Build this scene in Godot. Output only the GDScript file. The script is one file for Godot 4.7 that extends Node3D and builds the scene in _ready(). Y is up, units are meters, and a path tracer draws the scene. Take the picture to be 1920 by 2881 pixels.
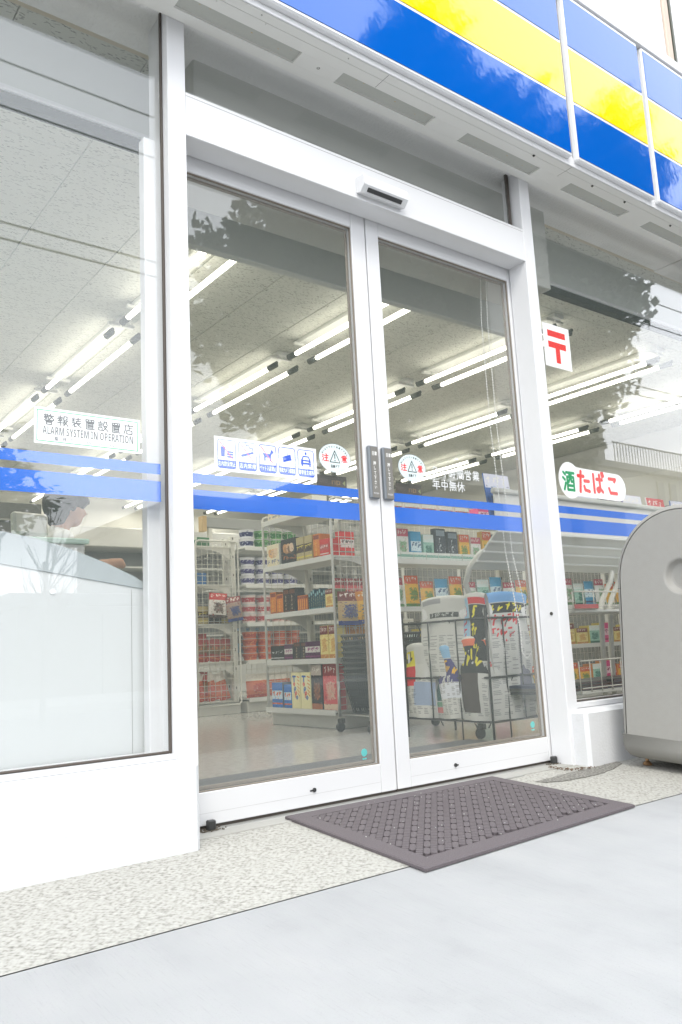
extends Node3D
# A convenience store entrance seen from a low camera on the pavement. x runs along the shop front, y up, z out of the shop; z = 0 is the front of the white door posts.

var M := {}
var taken := {}
var meshes := {}
var rng := RandomNumberGenerator.new()
var EYE := Vector3(0, 0.49, 2.1)
var TURN: Basis
const RAMP := 0.065
const GLASS_Z := -0.052
const DOOR_Z := -0.118

# ---------------------------------------------------------------- small helpers
func at(px: float, py: float, z: float) -> Vector3:      # the point at depth z that the photograph (1920 x 2881) shows at a pixel
	var d: Vector3 = TURN * Vector3(px - 960.0, 1440.5 - py, -2297.3)
	return EYE + d * ((z - EYE.z) / d.z)

func ramp(z: float) -> float:                            # height of the sloping pavement
	return -RAMP * clampf(z, 0.0, 3.2)

func mat(key: String, c: Color, rough := 0.6, metal := 0.0, spec := 0.5) -> StandardMaterial3D:
	if not M.has(key):
		var m := StandardMaterial3D.new()
		m.resource_name = key; m.albedo_color = c; m.roughness = rough; m.metallic = metal; m.metallic_specular = spec
		M[key] = m
	return M[key]

func lin(r: float, g: float, b: float) -> Color:
	return Color(r, g, b).linear_to_srgb()

func numbered(called: String) -> String:
	var n: int = taken.get(called, -1) + 1
	taken[called] = n
	return called if n == 0 else "%s_%03d" % [called, n]

func tag(o: Node3D, label: String, category: String, group := "", kind := "") -> Node3D:
	if label: o.set_meta("label", label)
	if category: o.set_meta("category", category)
	if group: o.set_meta("group", group)
	if kind: o.set_meta("kind", kind)
	return o

func thing(called: String, label: String, category: String, pos := Vector3.ZERO, turn := 0.0, group := "") -> Node3D:
	var o := Node3D.new()
	o.name = numbered(called); add_child(o)
	o.position = pos; o.rotation.y = turn
	tag(o, label, category, group)
	return o

func part(parent: Node3D, called: String, mesh: Mesh, m: Material, pos := Vector3.ZERO, rot := Vector3.ZERO) -> MeshInstance3D:
	var o := MeshInstance3D.new()
	o.name = called; o.mesh = mesh; o.material_override = m
	parent.add_child(o, true)
	o.position = pos; o.rotation = rot
	return o

func lone(called: String, mesh: Mesh, m: Material, label: String, category: String, pos := Vector3.ZERO, rot := Vector3.ZERO, group := "") -> MeshInstance3D:
	var o := MeshInstance3D.new()
	o.name = numbered(called); o.mesh = mesh; o.material_override = m
	add_child(o)
	o.position = pos; o.rotation = rot
	tag(o, label, category, group)
	return o

func struct(called: String, mesh: Mesh, m: Material, pos := Vector3.ZERO) -> MeshInstance3D:
	var o := MeshInstance3D.new()
	o.name = numbered(called); o.mesh = mesh; o.material_override = m
	add_child(o); o.position = pos
	o.set_meta("kind", "structure")
	return o

func copy(o: Node3D, called: String) -> Node3D:
	var c: Node3D = o.duplicate()
	c.name = numbered(called)
	add_child(c)
	return c

func st() -> SurfaceTool:
	var s := SurfaceTool.new()
	s.begin(Mesh.PRIMITIVE_TRIANGLES)
	return s

func tri(s: SurfaceTool, a: Vector3, b: Vector3, c: Vector3, out: Vector3) -> void:
	if Plane(a, b, c).normal.dot(out) < 0.0:
		var k := b
		b = c; c = k
	s.add_vertex(a); s.add_vertex(b); s.add_vertex(c)

func quad(s: SurfaceTool, a: Vector3, b: Vector3, c: Vector3, d: Vector3, out: Vector3) -> void:
	tri(s, a, b, c, out); tri(s, a, c, d, out)

func done(s: SurfaceTool, smooth := false) -> ArrayMesh:
	if not smooth: s.set_smooth_group(-1)
	s.generate_normals()
	return s.commit()

# a box with chamfered edges added to a SurfaceTool
func bx(s: SurfaceTool, c: Vector3, size: Vector3, b := 0.0, turn := Basis.IDENTITY) -> void:
	s.set_smooth_group(-1)
	var h := size / 2.0
	b = minf(b, minf(h.x, minf(h.y, h.z)) * 0.9)
	for a in 3:
		var u := (a + 1) % 3
		var v := (a + 2) % 3
		for sg in [-1.0, 1.0]:
			var p := []
			for k in [[-1, -1], [1, -1], [1, 1], [-1, 1]]:
				var q := Vector3.ZERO
				q[a] = sg * h[a]; q[u] = k[0] * (h[u] - b); q[v] = k[1] * (h[v] - b)
				p.append(c + turn * q)
			var n := Vector3.ZERO
			n[a] = sg
			quad(s, p[0], p[1], p[2], p[3], turn * n)
	if b <= 0.0: return
	for a in 3:                                          # edges along axis a
		var u := (a + 1) % 3
		var v := (a + 2) % 3
		for su in [-1.0, 1.0]:
			for sv in [-1.0, 1.0]:
				var p := []
				for k in [[-1, 0], [1, 0], [1, 1], [-1, 1]]:
					var q := Vector3.ZERO
					q[a] = k[0] * (h[a] - b)
					q[u] = su * (h[u] - (b if k[1] else 0.0)); q[v] = sv * (h[v] - (0.0 if k[1] else b))
					p.append(c + turn * q)
				var n := Vector3.ZERO
				n[u] = su; n[v] = sv
				quad(s, p[0], p[1], p[2], p[3], turn * n)
	for i in 8:
		var g := Vector3(1 if i & 1 else -1, 1 if i & 2 else -1, 1 if i & 4 else -1)
		tri(s, c + turn * (g * Vector3(h.x, h.y - b, h.z - b)), c + turn * (g * Vector3(h.x - b, h.y, h.z - b)), c + turn * (g * Vector3(h.x - b, h.y - b, h.z)), turn * g)

func cbox(size: Vector3, b := 0.002) -> ArrayMesh:
	var key := "box%s%s" % [size, b]
	if not meshes.has(key):
		var s := st()
		bx(s, Vector3.ZERO, size, b)
		meshes[key] = done(s)
	return meshes[key]

# a box given by its corners, as a part or as a free mesh
func span(parent: Node3D, called: String, m: Material, a: Vector3, b: Vector3, bev := 0.002) -> MeshInstance3D:
	return part(parent, called, cbox((b - a).abs(), bev), m, (a + b) / 2.0 - (Vector3.ZERO if parent == self else parent.position))

func tube(s: SurfaceTool, pts: Array, r: float, n := 8, shut := false) -> void:
	s.set_smooth_group(1)
	var rings := []
	var count := pts.size()
	var up := Vector3(0.31, 0.77, 0.56)
	for i in count:
		var a: Vector3 = pts[(i - 1 + count) % count if shut else maxi(i - 1, 0)]
		var b: Vector3 = pts[(i + 1) % count if shut else mini(i + 1, count - 1)]
		var d := (b - a).normalized()
		if absf(d.dot(up)) > 0.97: up = Vector3(0.9, -0.1, 0.3).normalized()
		var x := up.cross(d).normalized()
		var y := d.cross(x).normalized()
		var ring := []
		for k in n:
			var w := TAU * k / n
			ring.append(pts[i] + (x * cos(w) + y * sin(w)) * r)
		rings.append(ring)
		up = y
	for i in (count if shut else count - 1):
		var p: Array = rings[i]
		var q: Array = rings[(i + 1) % count]
		var mid: Vector3 = (pts[i] + pts[(i + 1) % count]) / 2.0
		for k in n:
			var l := (k + 1) % n
			quad(s, p[k], p[l], q[l], q[k], (p[k] + q[l]) / 2.0 - mid)
	if not shut:
		for e in [[0, 1], [count - 1, count - 2]]:
			for k in range(1, n - 1):
				tri(s, rings[e[0]][0], rings[e[0]][k], rings[e[0]][k + 1], pts[e[0]] - pts[e[1]])

func tubem(pts: Array, r: float, n := 8, shut := false) -> ArrayMesh:
	var s := st()
	tube(s, pts, r, n, shut)
	return done(s, true)

# turned shape round y from a list of (radius, height); u runs round, v up
func lathe(prof: Array, n := 20) -> ArrayMesh:
	var s := st()
	s.set_smooth_group(1)
	var y0: float = prof[0].y
	var y1: float = prof[-1].y
	for i in prof.size() - 1:
		var hard: bool = prof[i].distance_to(prof[i + 1]) < 1e-6
		if hard: continue
		s.set_smooth_group(i)
		for k in n:
			var w0 := TAU * k / n
			var w1 := TAU * (k + 1) / n
			var c := []
			for e in [[prof[i], w0, k], [prof[i], w1, k + 1], [prof[i + 1], w1, k + 1], [prof[i + 1], w0, k]]:
				c.append([Vector3(sin(e[1]) * e[0].x, e[0].y, cos(e[1]) * e[0].x), Vector2(float(e[2]) / n, 1.0 - (e[0].y - y0) / maxf(y1 - y0, 1e-5))])
			var out: Vector3 = Vector3(sin((w0 + w1) / 2), 0, cos((w0 + w1) / 2)) * (prof[i + 1].y - prof[i].y) + Vector3.UP * (prof[i].x - prof[i + 1].x)
			for t in [[0, 1, 2], [0, 2, 3]]:
				var a: Array = c[t[0]]
				var b: Array = c[t[1]]
				var d: Array = c[t[2]]
				if a[0].is_equal_approx(b[0]) or b[0].is_equal_approx(d[0]) or a[0].is_equal_approx(d[0]): continue
				if Plane(a[0], b[0], d[0]).normal.dot(out) < 0: 
					var z := b
					b = d; d = z
				for v in [a, b, d]:
					s.set_uv(v[1]); s.add_vertex(v[0])
	s.generate_normals()
	return s.commit()

# a polygon in x and y (anticlockwise or not) given depth d along z, front at z = 0; uv over its bounding box
func slab(poly: PackedVector2Array, d: float) -> ArrayMesh:
	var s := st()
	s.set_smooth_group(-1)
	var lo := poly[0]
	var hi := poly[0]
	for p in poly:
		lo = lo.min(p); hi = hi.max(p)
	var idx := Geometry2D.triangulate_polygon(poly)
	for face in [0.0, -d]:
		for i in range(0, idx.size(), 3):
			var v := []
			for k in 3:
				var p := poly[idx[i + k]]
				v.append(Vector3(p.x, p.y, face))
			if Plane(v[0], v[1], v[2]).normal.z * (1.0 if face == 0.0 else -1.0) < 0:
				var z: Vector3 = v[1]
				v[1] = v[2]; v[2] = z
			for p in v:
				s.set_uv(Vector2((p.x - lo.x) / (hi.x - lo.x), 1.0 - (p.y - lo.y) / (hi.y - lo.y))); s.add_vertex(p)
		if d == 0.0: break
	if d > 0.0:
		var n := poly.size()
		var area := 0.0
		for i in n: area += poly[i].cross(poly[(i + 1) % n])
		for i in n:
			var a := poly[i]
			var b := poly[(i + 1) % n]
			var e := b - a
			var out := Vector3(e.y, -e.x, 0) * signf(area)
			s.set_uv(Vector2.ZERO)
			quad(s, Vector3(a.x, a.y, 0), Vector3(b.x, b.y, 0), Vector3(b.x, b.y, -d), Vector3(a.x, a.y, -d), out)
	s.generate_normals()
	return s.commit()

func rounded(w: float, h: float, r: float, n := 6) -> PackedVector2Array:
	var p := PackedVector2Array()
	for c in [[w / 2 - r, h / 2 - r, 0.0], [-w / 2 + r, h / 2 - r, PI / 2], [-w / 2 + r, -h / 2 + r, PI], [w / 2 - r, -h / 2 + r, PI * 1.5]]:
		for k in n + 1:
			var a: float = c[2] + PI / 2 * k / n
			p.append(Vector2(c[0] + cos(a) * r, c[1] + sin(a) * r))
	return p

# a grid of wires in the plane spanned by two axes
func grid(s: SurfaceTool, o: Vector3, u: Vector3, v: Vector3, lu: float, lv: float, step: float, r: float) -> void:
	var n := int(lu / step)
	for i in n + 1:
		var p := o + u * (lu * i / n)
		tube(s, [p, p + v * lv], r, 4)
	n = int(lv / step)
	for i in n + 1:
		var p := o + v * (lv * i / n) + u.cross(v) * r * 1.6
		tube(s, [p, p + u * lu], r, 4)

# ---------------------------------------------------------------- print: strokes drawn into images
# Each letter is a list of strokes; a stroke is a run of points, two letters a-u (0-20) for x and y of each.
var STROKES := {
	"酒": "bdef aidk bten gdtd hhshsththh ldljjm odolrl hpsp", "た": "bfkf gbdt ljsj kolrss", "ば": "cccs hgqg mcmpkrirhpjomoqr qard satc", "こ": "eepeng dnfrqr",
	"注": "bdef aidk bten maod hftf ilsl gtut nfnt", "意": "kakc dcrc gdhf odnf bgtg fipipnfnfi fkpk cpbt gpgtntor kolq qpts",
	"2": "efgcncpfojesqs", "4": "ncdnsn ncnt", "時": "behehrbrbe bkhk kete oboi jiui jmum qiqtot lomq", "間": "bbbu bbibiibi beie mimbtbturu miti mete gkokosgsgk gooo",
	"営": "ebfe jakd qaoe bibftfti gioiomgmgi kmjo eoqoqueueo", "業": "iaie mame ebfe qbpe bete gfhh ofnh cisi elql boto kiku joct lost",
	"年": "fabg fese ejrj ejeo aouo lelu", "中": "cfsfsncncf kaku", "無": "eabf edsd biti anun eden idin mdmn qdqn cqbu hqit mqnt rqtt", "休": "faaj dgdu hgug nanu nggq nguq",
	"警": "bckc dade hahe debh dfjfjj dggggjdjdg nale mdtd rdlk netk kkkl bmtm eoqo fqpqpufufq", "報": "bdjd fafg agkg dhej hhgj bkjk aoko fkfu mbmu mbsbsgqg mjtjmt nluu",
	"装": "fafj ccdf bifg idtd nanh jhsh kikk bltl klcq gogtkr jltt qmnp", "置": "cbsbsfcfcb hbhf nbnf dhsh kfkj gjqjqrgrgj gmqm goqo djdutu",
	"設": "eafc aeje bhih bkik bninitbtbn mbmfki mbrbrguh lkskku mmuu", "店": "kakd cdtd dddmau lfln lisi gnrnrugugn", "視": "eafd bfifbn fjfu gkim lbsbsmlmlb lfsf lisi nmju qmqtus", "庁": "kakd cdtd dddmau gjtj njnukt",
	"自": "kaid ddrdrududd djrj doro", "動": "bdld btlt gbgt cgkgkncncg cjkj aqmq mgtgstps pbpjlu", "押": "afhf eaetcs anik kctctmkmkc khth ocou", "し": "fbfpisnrqn", "て": "cesdlijnmsqs",
	"下": "bctc jcju kiqm", "さ": "cgsf jbom fneqitps", "い": "deenhrio ofsm", "ド": "gbgu gipm ncof rbse", "ア": "ccscmi kgjnfu", "内": "cucfsfsupu kakjeq kjqq", "飲": "faaf fakf cgigincn cgcuir nalg meuesi pgplku pluu",
	"食": "kaah kauh fipipofo flpl fifulr qokr josu", "禁": "bdjd fafj fdbi fdji ldtd papj pdli pdti elql boto koku fqct pqst", "止": "kbkt kjrj eiet atut", "煙": "bfcj ifhj fafkat fkiq kbub letetjljle nbnj qbqj lntn pjpt jtut",
	"ペ": "amgfup rdtdtfrfrd", "ッ": "dhfl jgkk rgplis", "ト": "gbgu gjpn", "入": "gbkbkhbu kitu", "防": "bbbu bbgbeggkdn nane ieue memkiu mjsjrtot", "犯": "hbbh dbgggtds gkap ldsdskpk ldlttttp", "カ": "bgsgrtos jbjibt",
	"メ": "pbmics fgqo", "ラ": "ecqc cisiopgu", "察": "kakc bfbdtdtf hfck ehihcm lgrgkm lhtm gmom dprp kpku gret orqt", "官": "kakc bgbdtdtg fhphplfl fhfu foqoqufu", "立": "kake cfsf giiq oimr bttt",
	"寄": "kakc bfbdtdtf fgpg kefk kgpk bltl enlnlsesen qlqunu", "所": "bbjb ceieikck cecnau samd mdmnju miui qiqu",
}

func dab(img: Image, a: Vector2, b: Vector2, w: float, c: Color) -> void:
	var lo := a.min(b) - Vector2.ONE * (w / 2 + 1)
	var hi := a.max(b) + Vector2.ONE * (w / 2 + 1)
	for y in range(maxi(int(lo.y), 0), mini(int(hi.y) + 1, img.get_height())):
		for x in range(maxi(int(lo.x), 0), mini(int(hi.x) + 1, img.get_width())):
			var p := Vector2(x + 0.5, y + 0.5)
			var k := clampf(w / 2 - p.distance_to(Geometry2D.get_closest_point_to_segment(p, a, b)) + 0.5, 0, 1)
			if k > 0: img.set_pixel(x, y, img.get_pixel(x, y).lerp(c, k))

func line(img: Image, pts: Array, w: float, c: Color) -> void:
	for i in pts.size() - 1: dab(img, pts[i], pts[i + 1], w, c)

func letter(img: Image, ch: String, x: float, y: float, w: float, h: float, wid: float, c: Color, turn := 0.0) -> void:
	if not STROKES.has(ch): return
	for run in STROKES[ch].split(" "):
		var pts := []
		for i in range(0, run.length() - 1, 2):
			var p := Vector2((run.unicode_at(i) - 97) / 20.0 * w, (run.unicode_at(i + 1) - 97) / 20.0 * h)
			if turn != 0.0: p = (p - Vector2(w, h) / 2).rotated(turn) + Vector2(w, h) / 2
			pts.append(Vector2(x, y) + p)
		line(img, pts, wid, c)

func text(img: Image, words: String, x: float, y: float, w: float, h: float, step: float, wid: float, c: Color) -> void:
	for i in words.length(): letter(img, words[i], x + step * i, y, w, h, wid, c)

func fill(img: Image, pts: Array, c: Color) -> void:                # a filled polygon
	var poly := PackedVector2Array(pts)
	var lo := poly[0]
	var hi := poly[0]
	for p in poly:
		lo = lo.min(p); hi = hi.max(p)
	for y in range(maxi(int(lo.y), 0), mini(int(hi.y) + 1, img.get_height())):
		for x in range(maxi(int(lo.x), 0), mini(int(hi.x) + 1, img.get_width())):
			if Geometry2D.is_point_in_polygon(Vector2(x + 0.5, y + 0.5), poly): img.set_pixel(x, y, c)

func blank(w: int, h: int, c: Color) -> Image:
	var i := Image.create(w, h, false, Image.FORMAT_RGBA8)
	i.fill(c)
	return i

func printed(key: String, img: Image, rough := 0.5, spec := 0.5) -> StandardMaterial3D:
	var m := mat(key, Color.WHITE, rough, 0.0, spec)
	m.albedo_texture = ImageTexture.create_from_image(img)
	return m

func sheet(w: float, h: float) -> QuadMesh:
	var q := QuadMesh.new()
	q.size = Vector2(w, h)
	return q

# Latin lettering as thin raised type, fitted into w x h
func words(parent: Node3D, txt: String, pos: Vector3, w: float, h: float, m: Material, bold := false) -> MeshInstance3D:
	var t := TextMesh.new()
	var f := SystemFont.new()
	f.font_names = PackedStringArray(["Droid Sans"]); f.font_weight = 700 if bold else 400
	t.font = f; t.text = txt; t.font_size = 32; t.pixel_size = 0.01; t.depth = 0.01; t.curve_step = 2.0
	var box := t.get_aabb()
	var o := part(parent, "lettering", t, m, pos)
	o.scale = Vector3(w / maxf(box.size.x, 0.01), h / maxf(box.size.y, 0.01), 0.02)
	return o

func noise_tex(freq: float, oct: int, ramp_: Array, size := 512, normal := 0.0, kind := FastNoiseLite.TYPE_SIMPLEX_SMOOTH, sd := 1) -> NoiseTexture2D:
	var n := FastNoiseLite.new()
	n.noise_type = kind; n.frequency = freq; n.fractal_octaves = oct; n.seed = sd
	if oct <= 1: n.fractal_type = FastNoiseLite.FRACTAL_NONE
	var t := NoiseTexture2D.new()
	t.noise = n; t.width = size; t.height = size; t.seamless = true
	if normal > 0.0:
		t.as_normal_map = true; t.bump_strength = normal
	elif ramp_:
		var g := Gradient.new()
		g.offsets = PackedFloat32Array(ramp_.map(func(e): return e[0]))
		g.colors = PackedColorArray(ramp_.map(func(e): return e[1]))
		t.color_ramp = g
	return t

func tri_mat(m: StandardMaterial3D, scale: float) -> StandardMaterial3D:
	m.uv1_triplanar = true; m.uv1_world_triplanar = true; m.uv1_scale = Vector3.ONE * scale
	return m

# ---------------------------------------------------------------- the scene
func _ready() -> void:
	rng.seed = 7
	# camera, from the vanishing points of the photograph
	TURN = Basis(Vector3.UP, deg_to_rad(-37.6449)) * Basis(Vector3.RIGHT, deg_to_rad(9.5396)) * Basis(Vector3.BACK, deg_to_rad(-2.8712))
	var cam := Camera3D.new()
	cam.name = "camera"; cam.fov = 64.18; cam.near = 0.05; cam.far = 400.0; cam.transform = Transform3D(TURN, EYE)
	add_child(cam); cam.current = true
	# bright overcast sky
	var sky := ProceduralSkyMaterial.new()
	sky.sky_top_color = Color(0.915, 0.935, 0.965); sky.sky_horizon_color = Color(0.955, 0.96, 0.975); sky.sky_curve = 0.25
	sky.ground_bottom_color = Color(0.55, 0.55, 0.55); sky.ground_horizon_color = Color(0.75, 0.76, 0.78)
	sky.sun_angle_max = 0.0
	var env := Environment.new()
	env.background_mode = Environment.BG_SKY; env.sky = Sky.new(); env.sky.sky_material = sky
	env.tonemap_mode = Environment.TONE_MAPPER_LINEAR; env.tonemap_exposure = 4.25
	env.sdfgi_enabled = true; env.ssao_enabled = true; env.ssil_enabled = true
	var we := WorldEnvironment.new()
	we.name = "environment"; we.environment = env; add_child(we)
	var sun := DirectionalLight3D.new()
	sun.name = "sun"; sun.light_energy = 0.18; sun.light_angular_distance = 25.0; sun.light_color = Color(1.0, 0.985, 0.96); sun.shadow_enabled = true
	add_child(sun)
	sun.look_at_from_position(Vector3(-3.0, 9.0, 7.0), Vector3(1, 0, 0))

	materials()
	setting()
	storefront()
	canopy()
	outside()
	interior()
	across_the_street()
	stickers()

func materials() -> void:
	mat("white aluminium", lin(0.69, 0.695, 0.705), 0.32)
	mat("gasket", lin(0.075, 0.062, 0.052), 0.6)
	mat("taupe bead", lin(0.21, 0.18, 0.145), 0.5)
	var g := mat("window glass", Color(0.9, 0.97, 0.95, 0.03), 0.0)
	g.transparency = BaseMaterial3D.TRANSPARENCY_ALPHA
	g.metallic_specular = 0.5
	mat("blue vinyl", lin(0.0, 0.135, 0.66), 0.10)
	var w := mat("stucco", lin(0.64, 0.65, 0.66), 0.85)
	w.normal_enabled = true; w.normal_texture = noise_tex(0.09, 4, [], 512, 3.0, FastNoiseLite.TYPE_SIMPLEX_SMOOTH, 3); w.normal_scale = 0.16
	w.albedo_texture = noise_tex(0.012, 4, [[0.0, Color(0.98, 0.98, 0.975)], [0.5, Color(1, 1, 1)], [1.0, Color(0.99, 0.99, 0.99)]], 512)
	tri_mat(w, 1.6)
	var c := mat("concrete", Color.WHITE, 0.8)
	c.albedo_texture = noise_tex(0.006, 6, [[0.0, lin(0.285, 0.292, 0.295)], [0.35, lin(0.325, 0.332, 0.335)], [0.6, lin(0.335, 0.342, 0.345)], [1.0, lin(0.36, 0.362, 0.362)]], 1024, 0.0, FastNoiseLite.TYPE_SIMPLEX_SMOOTH, 11)
	c.detail_enabled = true; c.detail_blend_mode = BaseMaterial3D.BLEND_MODE_MUL
	c.normal_enabled = false; c.normal_texture = noise_tex(0.12, 3, [], 512, 2.0, FastNoiseLite.TYPE_SIMPLEX_SMOOTH, 12); c.normal_scale = 0.07
	c.detail_albedo = noise_tex(0.22, 3, [[0.0, Color(0.86, 0.86, 0.84)], [0.16, Color(0.95, 0.95, 0.95)], [0.24, Color(0.99, 0.99, 0.99)], [1.0, Color(1, 1, 1)]], 1024, 0.0, FastNoiseLite.TYPE_SIMPLEX, 13)
	tri_mat(c, 0.75)
	var a := mat("washed aggregate", Color.WHITE, 0.8)
	a.albedo_texture = noise_tex(0.085, 2, [[0.0, lin(0.13, 0.125, 0.11)], [0.25, lin(0.25, 0.245, 0.22)], [0.42, lin(0.335, 0.33, 0.30)], [0.6, lin(0.385, 0.38, 0.35)], [1.0, lin(0.47, 0.465, 0.435)]], 1024, 0.0, FastNoiseLite.TYPE_VALUE_CUBIC, 5)
	a.normal_enabled = true; a.normal_texture = noise_tex(0.085, 2, [], 1024, 6.0, FastNoiseLite.TYPE_VALUE_CUBIC, 5); a.normal_scale = 0.25
	tri_mat(a, 1.9)
	var f := mat("shop floor", Color.WHITE, 0.16)
	f.albedo_texture = noise_tex(0.05, 5, [[0.0, lin(0.40, 0.39, 0.36)], [0.5, lin(0.46, 0.45, 0.42)], [1.0, lin(0.50, 0.49, 0.46)]], 512, 0.0, FastNoiseLite.TYPE_SIMPLEX, 8)
	tri_mat(f, 0.8)
	var t := mat("ceiling tile", Color.WHITE, 0.9)
	t.albedo_texture = ceiling_flecks()
	tri_mat(t, 2.2)
	mat("wall paint", lin(0.62, 0.61, 0.57), 0.8)
	mat("shelf white", lin(0.66, 0.65, 0.60), 0.4)
	mat("wire cream", lin(0.62, 0.60, 0.53), 0.35)
	mat("black wire", lin(0.02, 0.021, 0.02), 0.4)
	mat("asphalt", lin(0.06, 0.06, 0.062), 0.85)
	mat("bin grey", lin(0.29, 0.287, 0.262), 0.55)
	mat("dark plastic", lin(0.035, 0.036, 0.036), 0.45)
	mat("white paper", lin(0.75, 0.75, 0.73), 0.7)
	mat("white film", lin(0.78, 0.79, 0.80), 0.25)
	mat("dark metal", lin(0.08, 0.078, 0.07), 0.4, 0.6)
	mat("steel", lin(0.45, 0.45, 0.44), 0.3, 0.9)
	mat("type black", lin(0.03, 0.03, 0.035), 0.5)
	mat("type grey", lin(0.07, 0.07, 0.08), 0.5)

func ceiling_flecks() -> ImageTexture:
	var img := blank(512, 512, lin(0.56, 0.56, 0.50))
	for i in 430:
		var p := Vector2(rng.randf() * 512, rng.randf() * 512)
		var d := Vector2(rng.randf_range(4, 20), 0).rotated(rng.randf_range(-0.5, 0.5))
		line(img, [p, p + d], rng.randf_range(1.4, 3.6), lin(0.17, 0.165, 0.14))
	return ImageTexture.create_from_image(img)

func flat(a: Vector3, b: Vector3, c: Vector3, d: Vector3) -> ArrayMesh:
	var s := st()
	quad(s, a, b, c, d, Vector3.UP)
	return done(s)

func setting() -> void:
	var zs := 0.522                                        # where washed aggregate meets concrete
	var s := st()
	quad(s, Vector3(-6, 0, 0), Vector3(10, 0, 0), Vector3(10, ramp(zs), zs), Vector3(-6, ramp(zs), zs), Vector3.UP)
	struct("aggregate_strip", done(s), M["washed aggregate"])
	s = st()
	quad(s, Vector3(-14, ramp(zs) - 0.002, zs), Vector3(26, ramp(zs) - 0.002, zs), Vector3(26, ramp(3.2), 3.2), Vector3(-14, ramp(3.2), 3.2), Vector3.UP)
	quad(s, Vector3(-14, ramp(zs) - 0.002, zs), Vector3(26, ramp(zs) - 0.002, zs), Vector3(26, ramp(zs) - 0.1, zs), Vector3(-14, ramp(zs) - 0.1, zs), Vector3.BACK)
	struct("pavement", done(s), M["concrete"])
	struct("road", flat(Vector3(-90, -0.212, 3.2), Vector3(90, -0.212, 3.2), Vector3(90, -0.212, 9.4), Vector3(-90, -0.212, 9.4)), M["asphalt"])
	var far := mat("far pavement", lin(0.30, 0.30, 0.29), 0.9)
	struct("ground", flat(Vector3(-150, -0.23, -150), Vector3(150, -0.23, -150), Vector3(150, -0.23, 150), Vector3(-150, -0.23, 150)), mat("far ground", lin(0.22, 0.22, 0.21), 0.9))
	struct("pavement", cbox(Vector3(180, 0.14, 3.0), 0.01), far, Vector3(0, -0.16, 10.9))
	# the shop's shell: floor, walls with thickness, ceiling, wall of the storey above
	struct("floor", cbox(Vector3(9.6, 0.1, 8.3), 0.0), M["shop floor"], Vector3(3.2, -0.0505, -4.26))
	struct("wall", cbox(Vector3(0.2, 2.9, 8.3), 0.0), M["wall paint"], Vector3(-1.7, 1.4, -4.2))
	struct("wall", cbox(Vector3(0.2, 2.9, 8.3), 0.0), M["wall paint"], Vector3(8.1, 1.4, -4.2))
	struct("wall", cbox(Vector3(10.0, 2.9, 0.2), 0.0), M["wall paint"], Vector3(3.2, 1.4, -8.45))
	struct("roof", cbox(Vector3(10.0, 0.2, 8.4), 0.0), mat("slab", lin(0.3, 0.3, 0.3), 0.9), Vector3(3.2, 2.80, -4.35))
	var uw := mat("upper wall paint", lin(0.74, 0.74, 0.73), 0.8)
	uw.normal_enabled = true; uw.normal_texture = noise_tex(0.05, 3, [], 512, 6.0, FastNoiseLite.TYPE_SIMPLEX_SMOOTH, 21); uw.normal_scale = 0.4
	tri_mat(uw, 2.0)
	struct("upper_wall", cbox(Vector3(5.95, 4.4, 0.24), 0.01), uw, Vector3(1.18, 4.73, -0.125))
	struct("upper_wall", cbox(Vector3(4.0, 4.4, 0.24), 0.01), uw, Vector3(8.0, 4.73, -0.125))
	struct("upper_wall", cbox(Vector3(1.84, 0.9, 0.24), 0.0), uw, Vector3(5.078, 2.98, -0.127))
	# suspended ceiling of separate boards with fine joints
	var ceil := struct("ceiling", cbox(Vector3(9.6, 0.02, 8.2), 0.0), mat("ceiling void", lin(0.10, 0.10, 0.09), 0.9), Vector3(3.2, 2.665, -4.25))
	var tile := cbox(Vector3(0.452, 0.014, 0.907), 0.0025)
	for i in 21:
		for k in 9:
			part(ceil, "tile", tile, M["ceiling tile"], Vector3(-4.57 + 0.455 * i, -0.022, 4.1 - 0.455 - 0.91 * k + (0.0 if i % 2 else 0.0)))
	# upper storey window: render edge, brown reveal strip, frame, pane
	var uwin := thing("upper_window", "upper storey window with beige edge strip above the sign", "window", Vector3(5.1, 3.44, 0.0))
	span(uwin, "edge_strip", mat("beige render", lin(0.60, 0.50, 0.42), 0.8), Vector3(4.155, 3.44, -0.03), Vector3(4.207, 6.9, 0.006), 0.004)
	span(uwin, "reveal", mat("grey reveal", lin(0.28, 0.26, 0.24), 0.7), Vector3(4.208, 3.44, -0.1), Vector3(4.246, 6.9, -0.02), 0.002)
	span(uwin, "frame", mat("dark bead", lin(0.10, 0.11, 0.09), 0.5), Vector3(4.247, 3.44, -0.1), Vector3(4.262, 6.9, -0.005), 0.002)
	span(uwin, "frame", M["white aluminium"], Vector3(4.263, 3.44, -0.1), Vector3(4.345, 6.9, 0.0), 0.003)
	span(uwin, "frame", M["white aluminium"], Vector3(5.93, 3.44, -0.1), Vector3(5.995, 6.9, 0.0), 0.003)
	span(uwin, "pane", M["window glass"], Vector3(4.346, 3.44, -0.045), Vector3(5.929, 6.9, -0.039), 0.0)
	span(uwin, "blind", mat("white blind", lin(0.75, 0.76, 0.77), 0.8), Vector3(4.30, 3.44, -0.20), Vector3(5.97, 6.9, -0.17), 0.0)

# ---------------------------------------------------------------- white aluminium shop front, panes and doors
func pane(parent: Node3D, x0: float, y0: float, x1: float, y1: float, z: float) -> void:
	span(parent, "glass", M["window glass"], Vector3(x0, y0, z - 0.004), Vector3(x1, y1, z + 0.004), 0.0)

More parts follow.
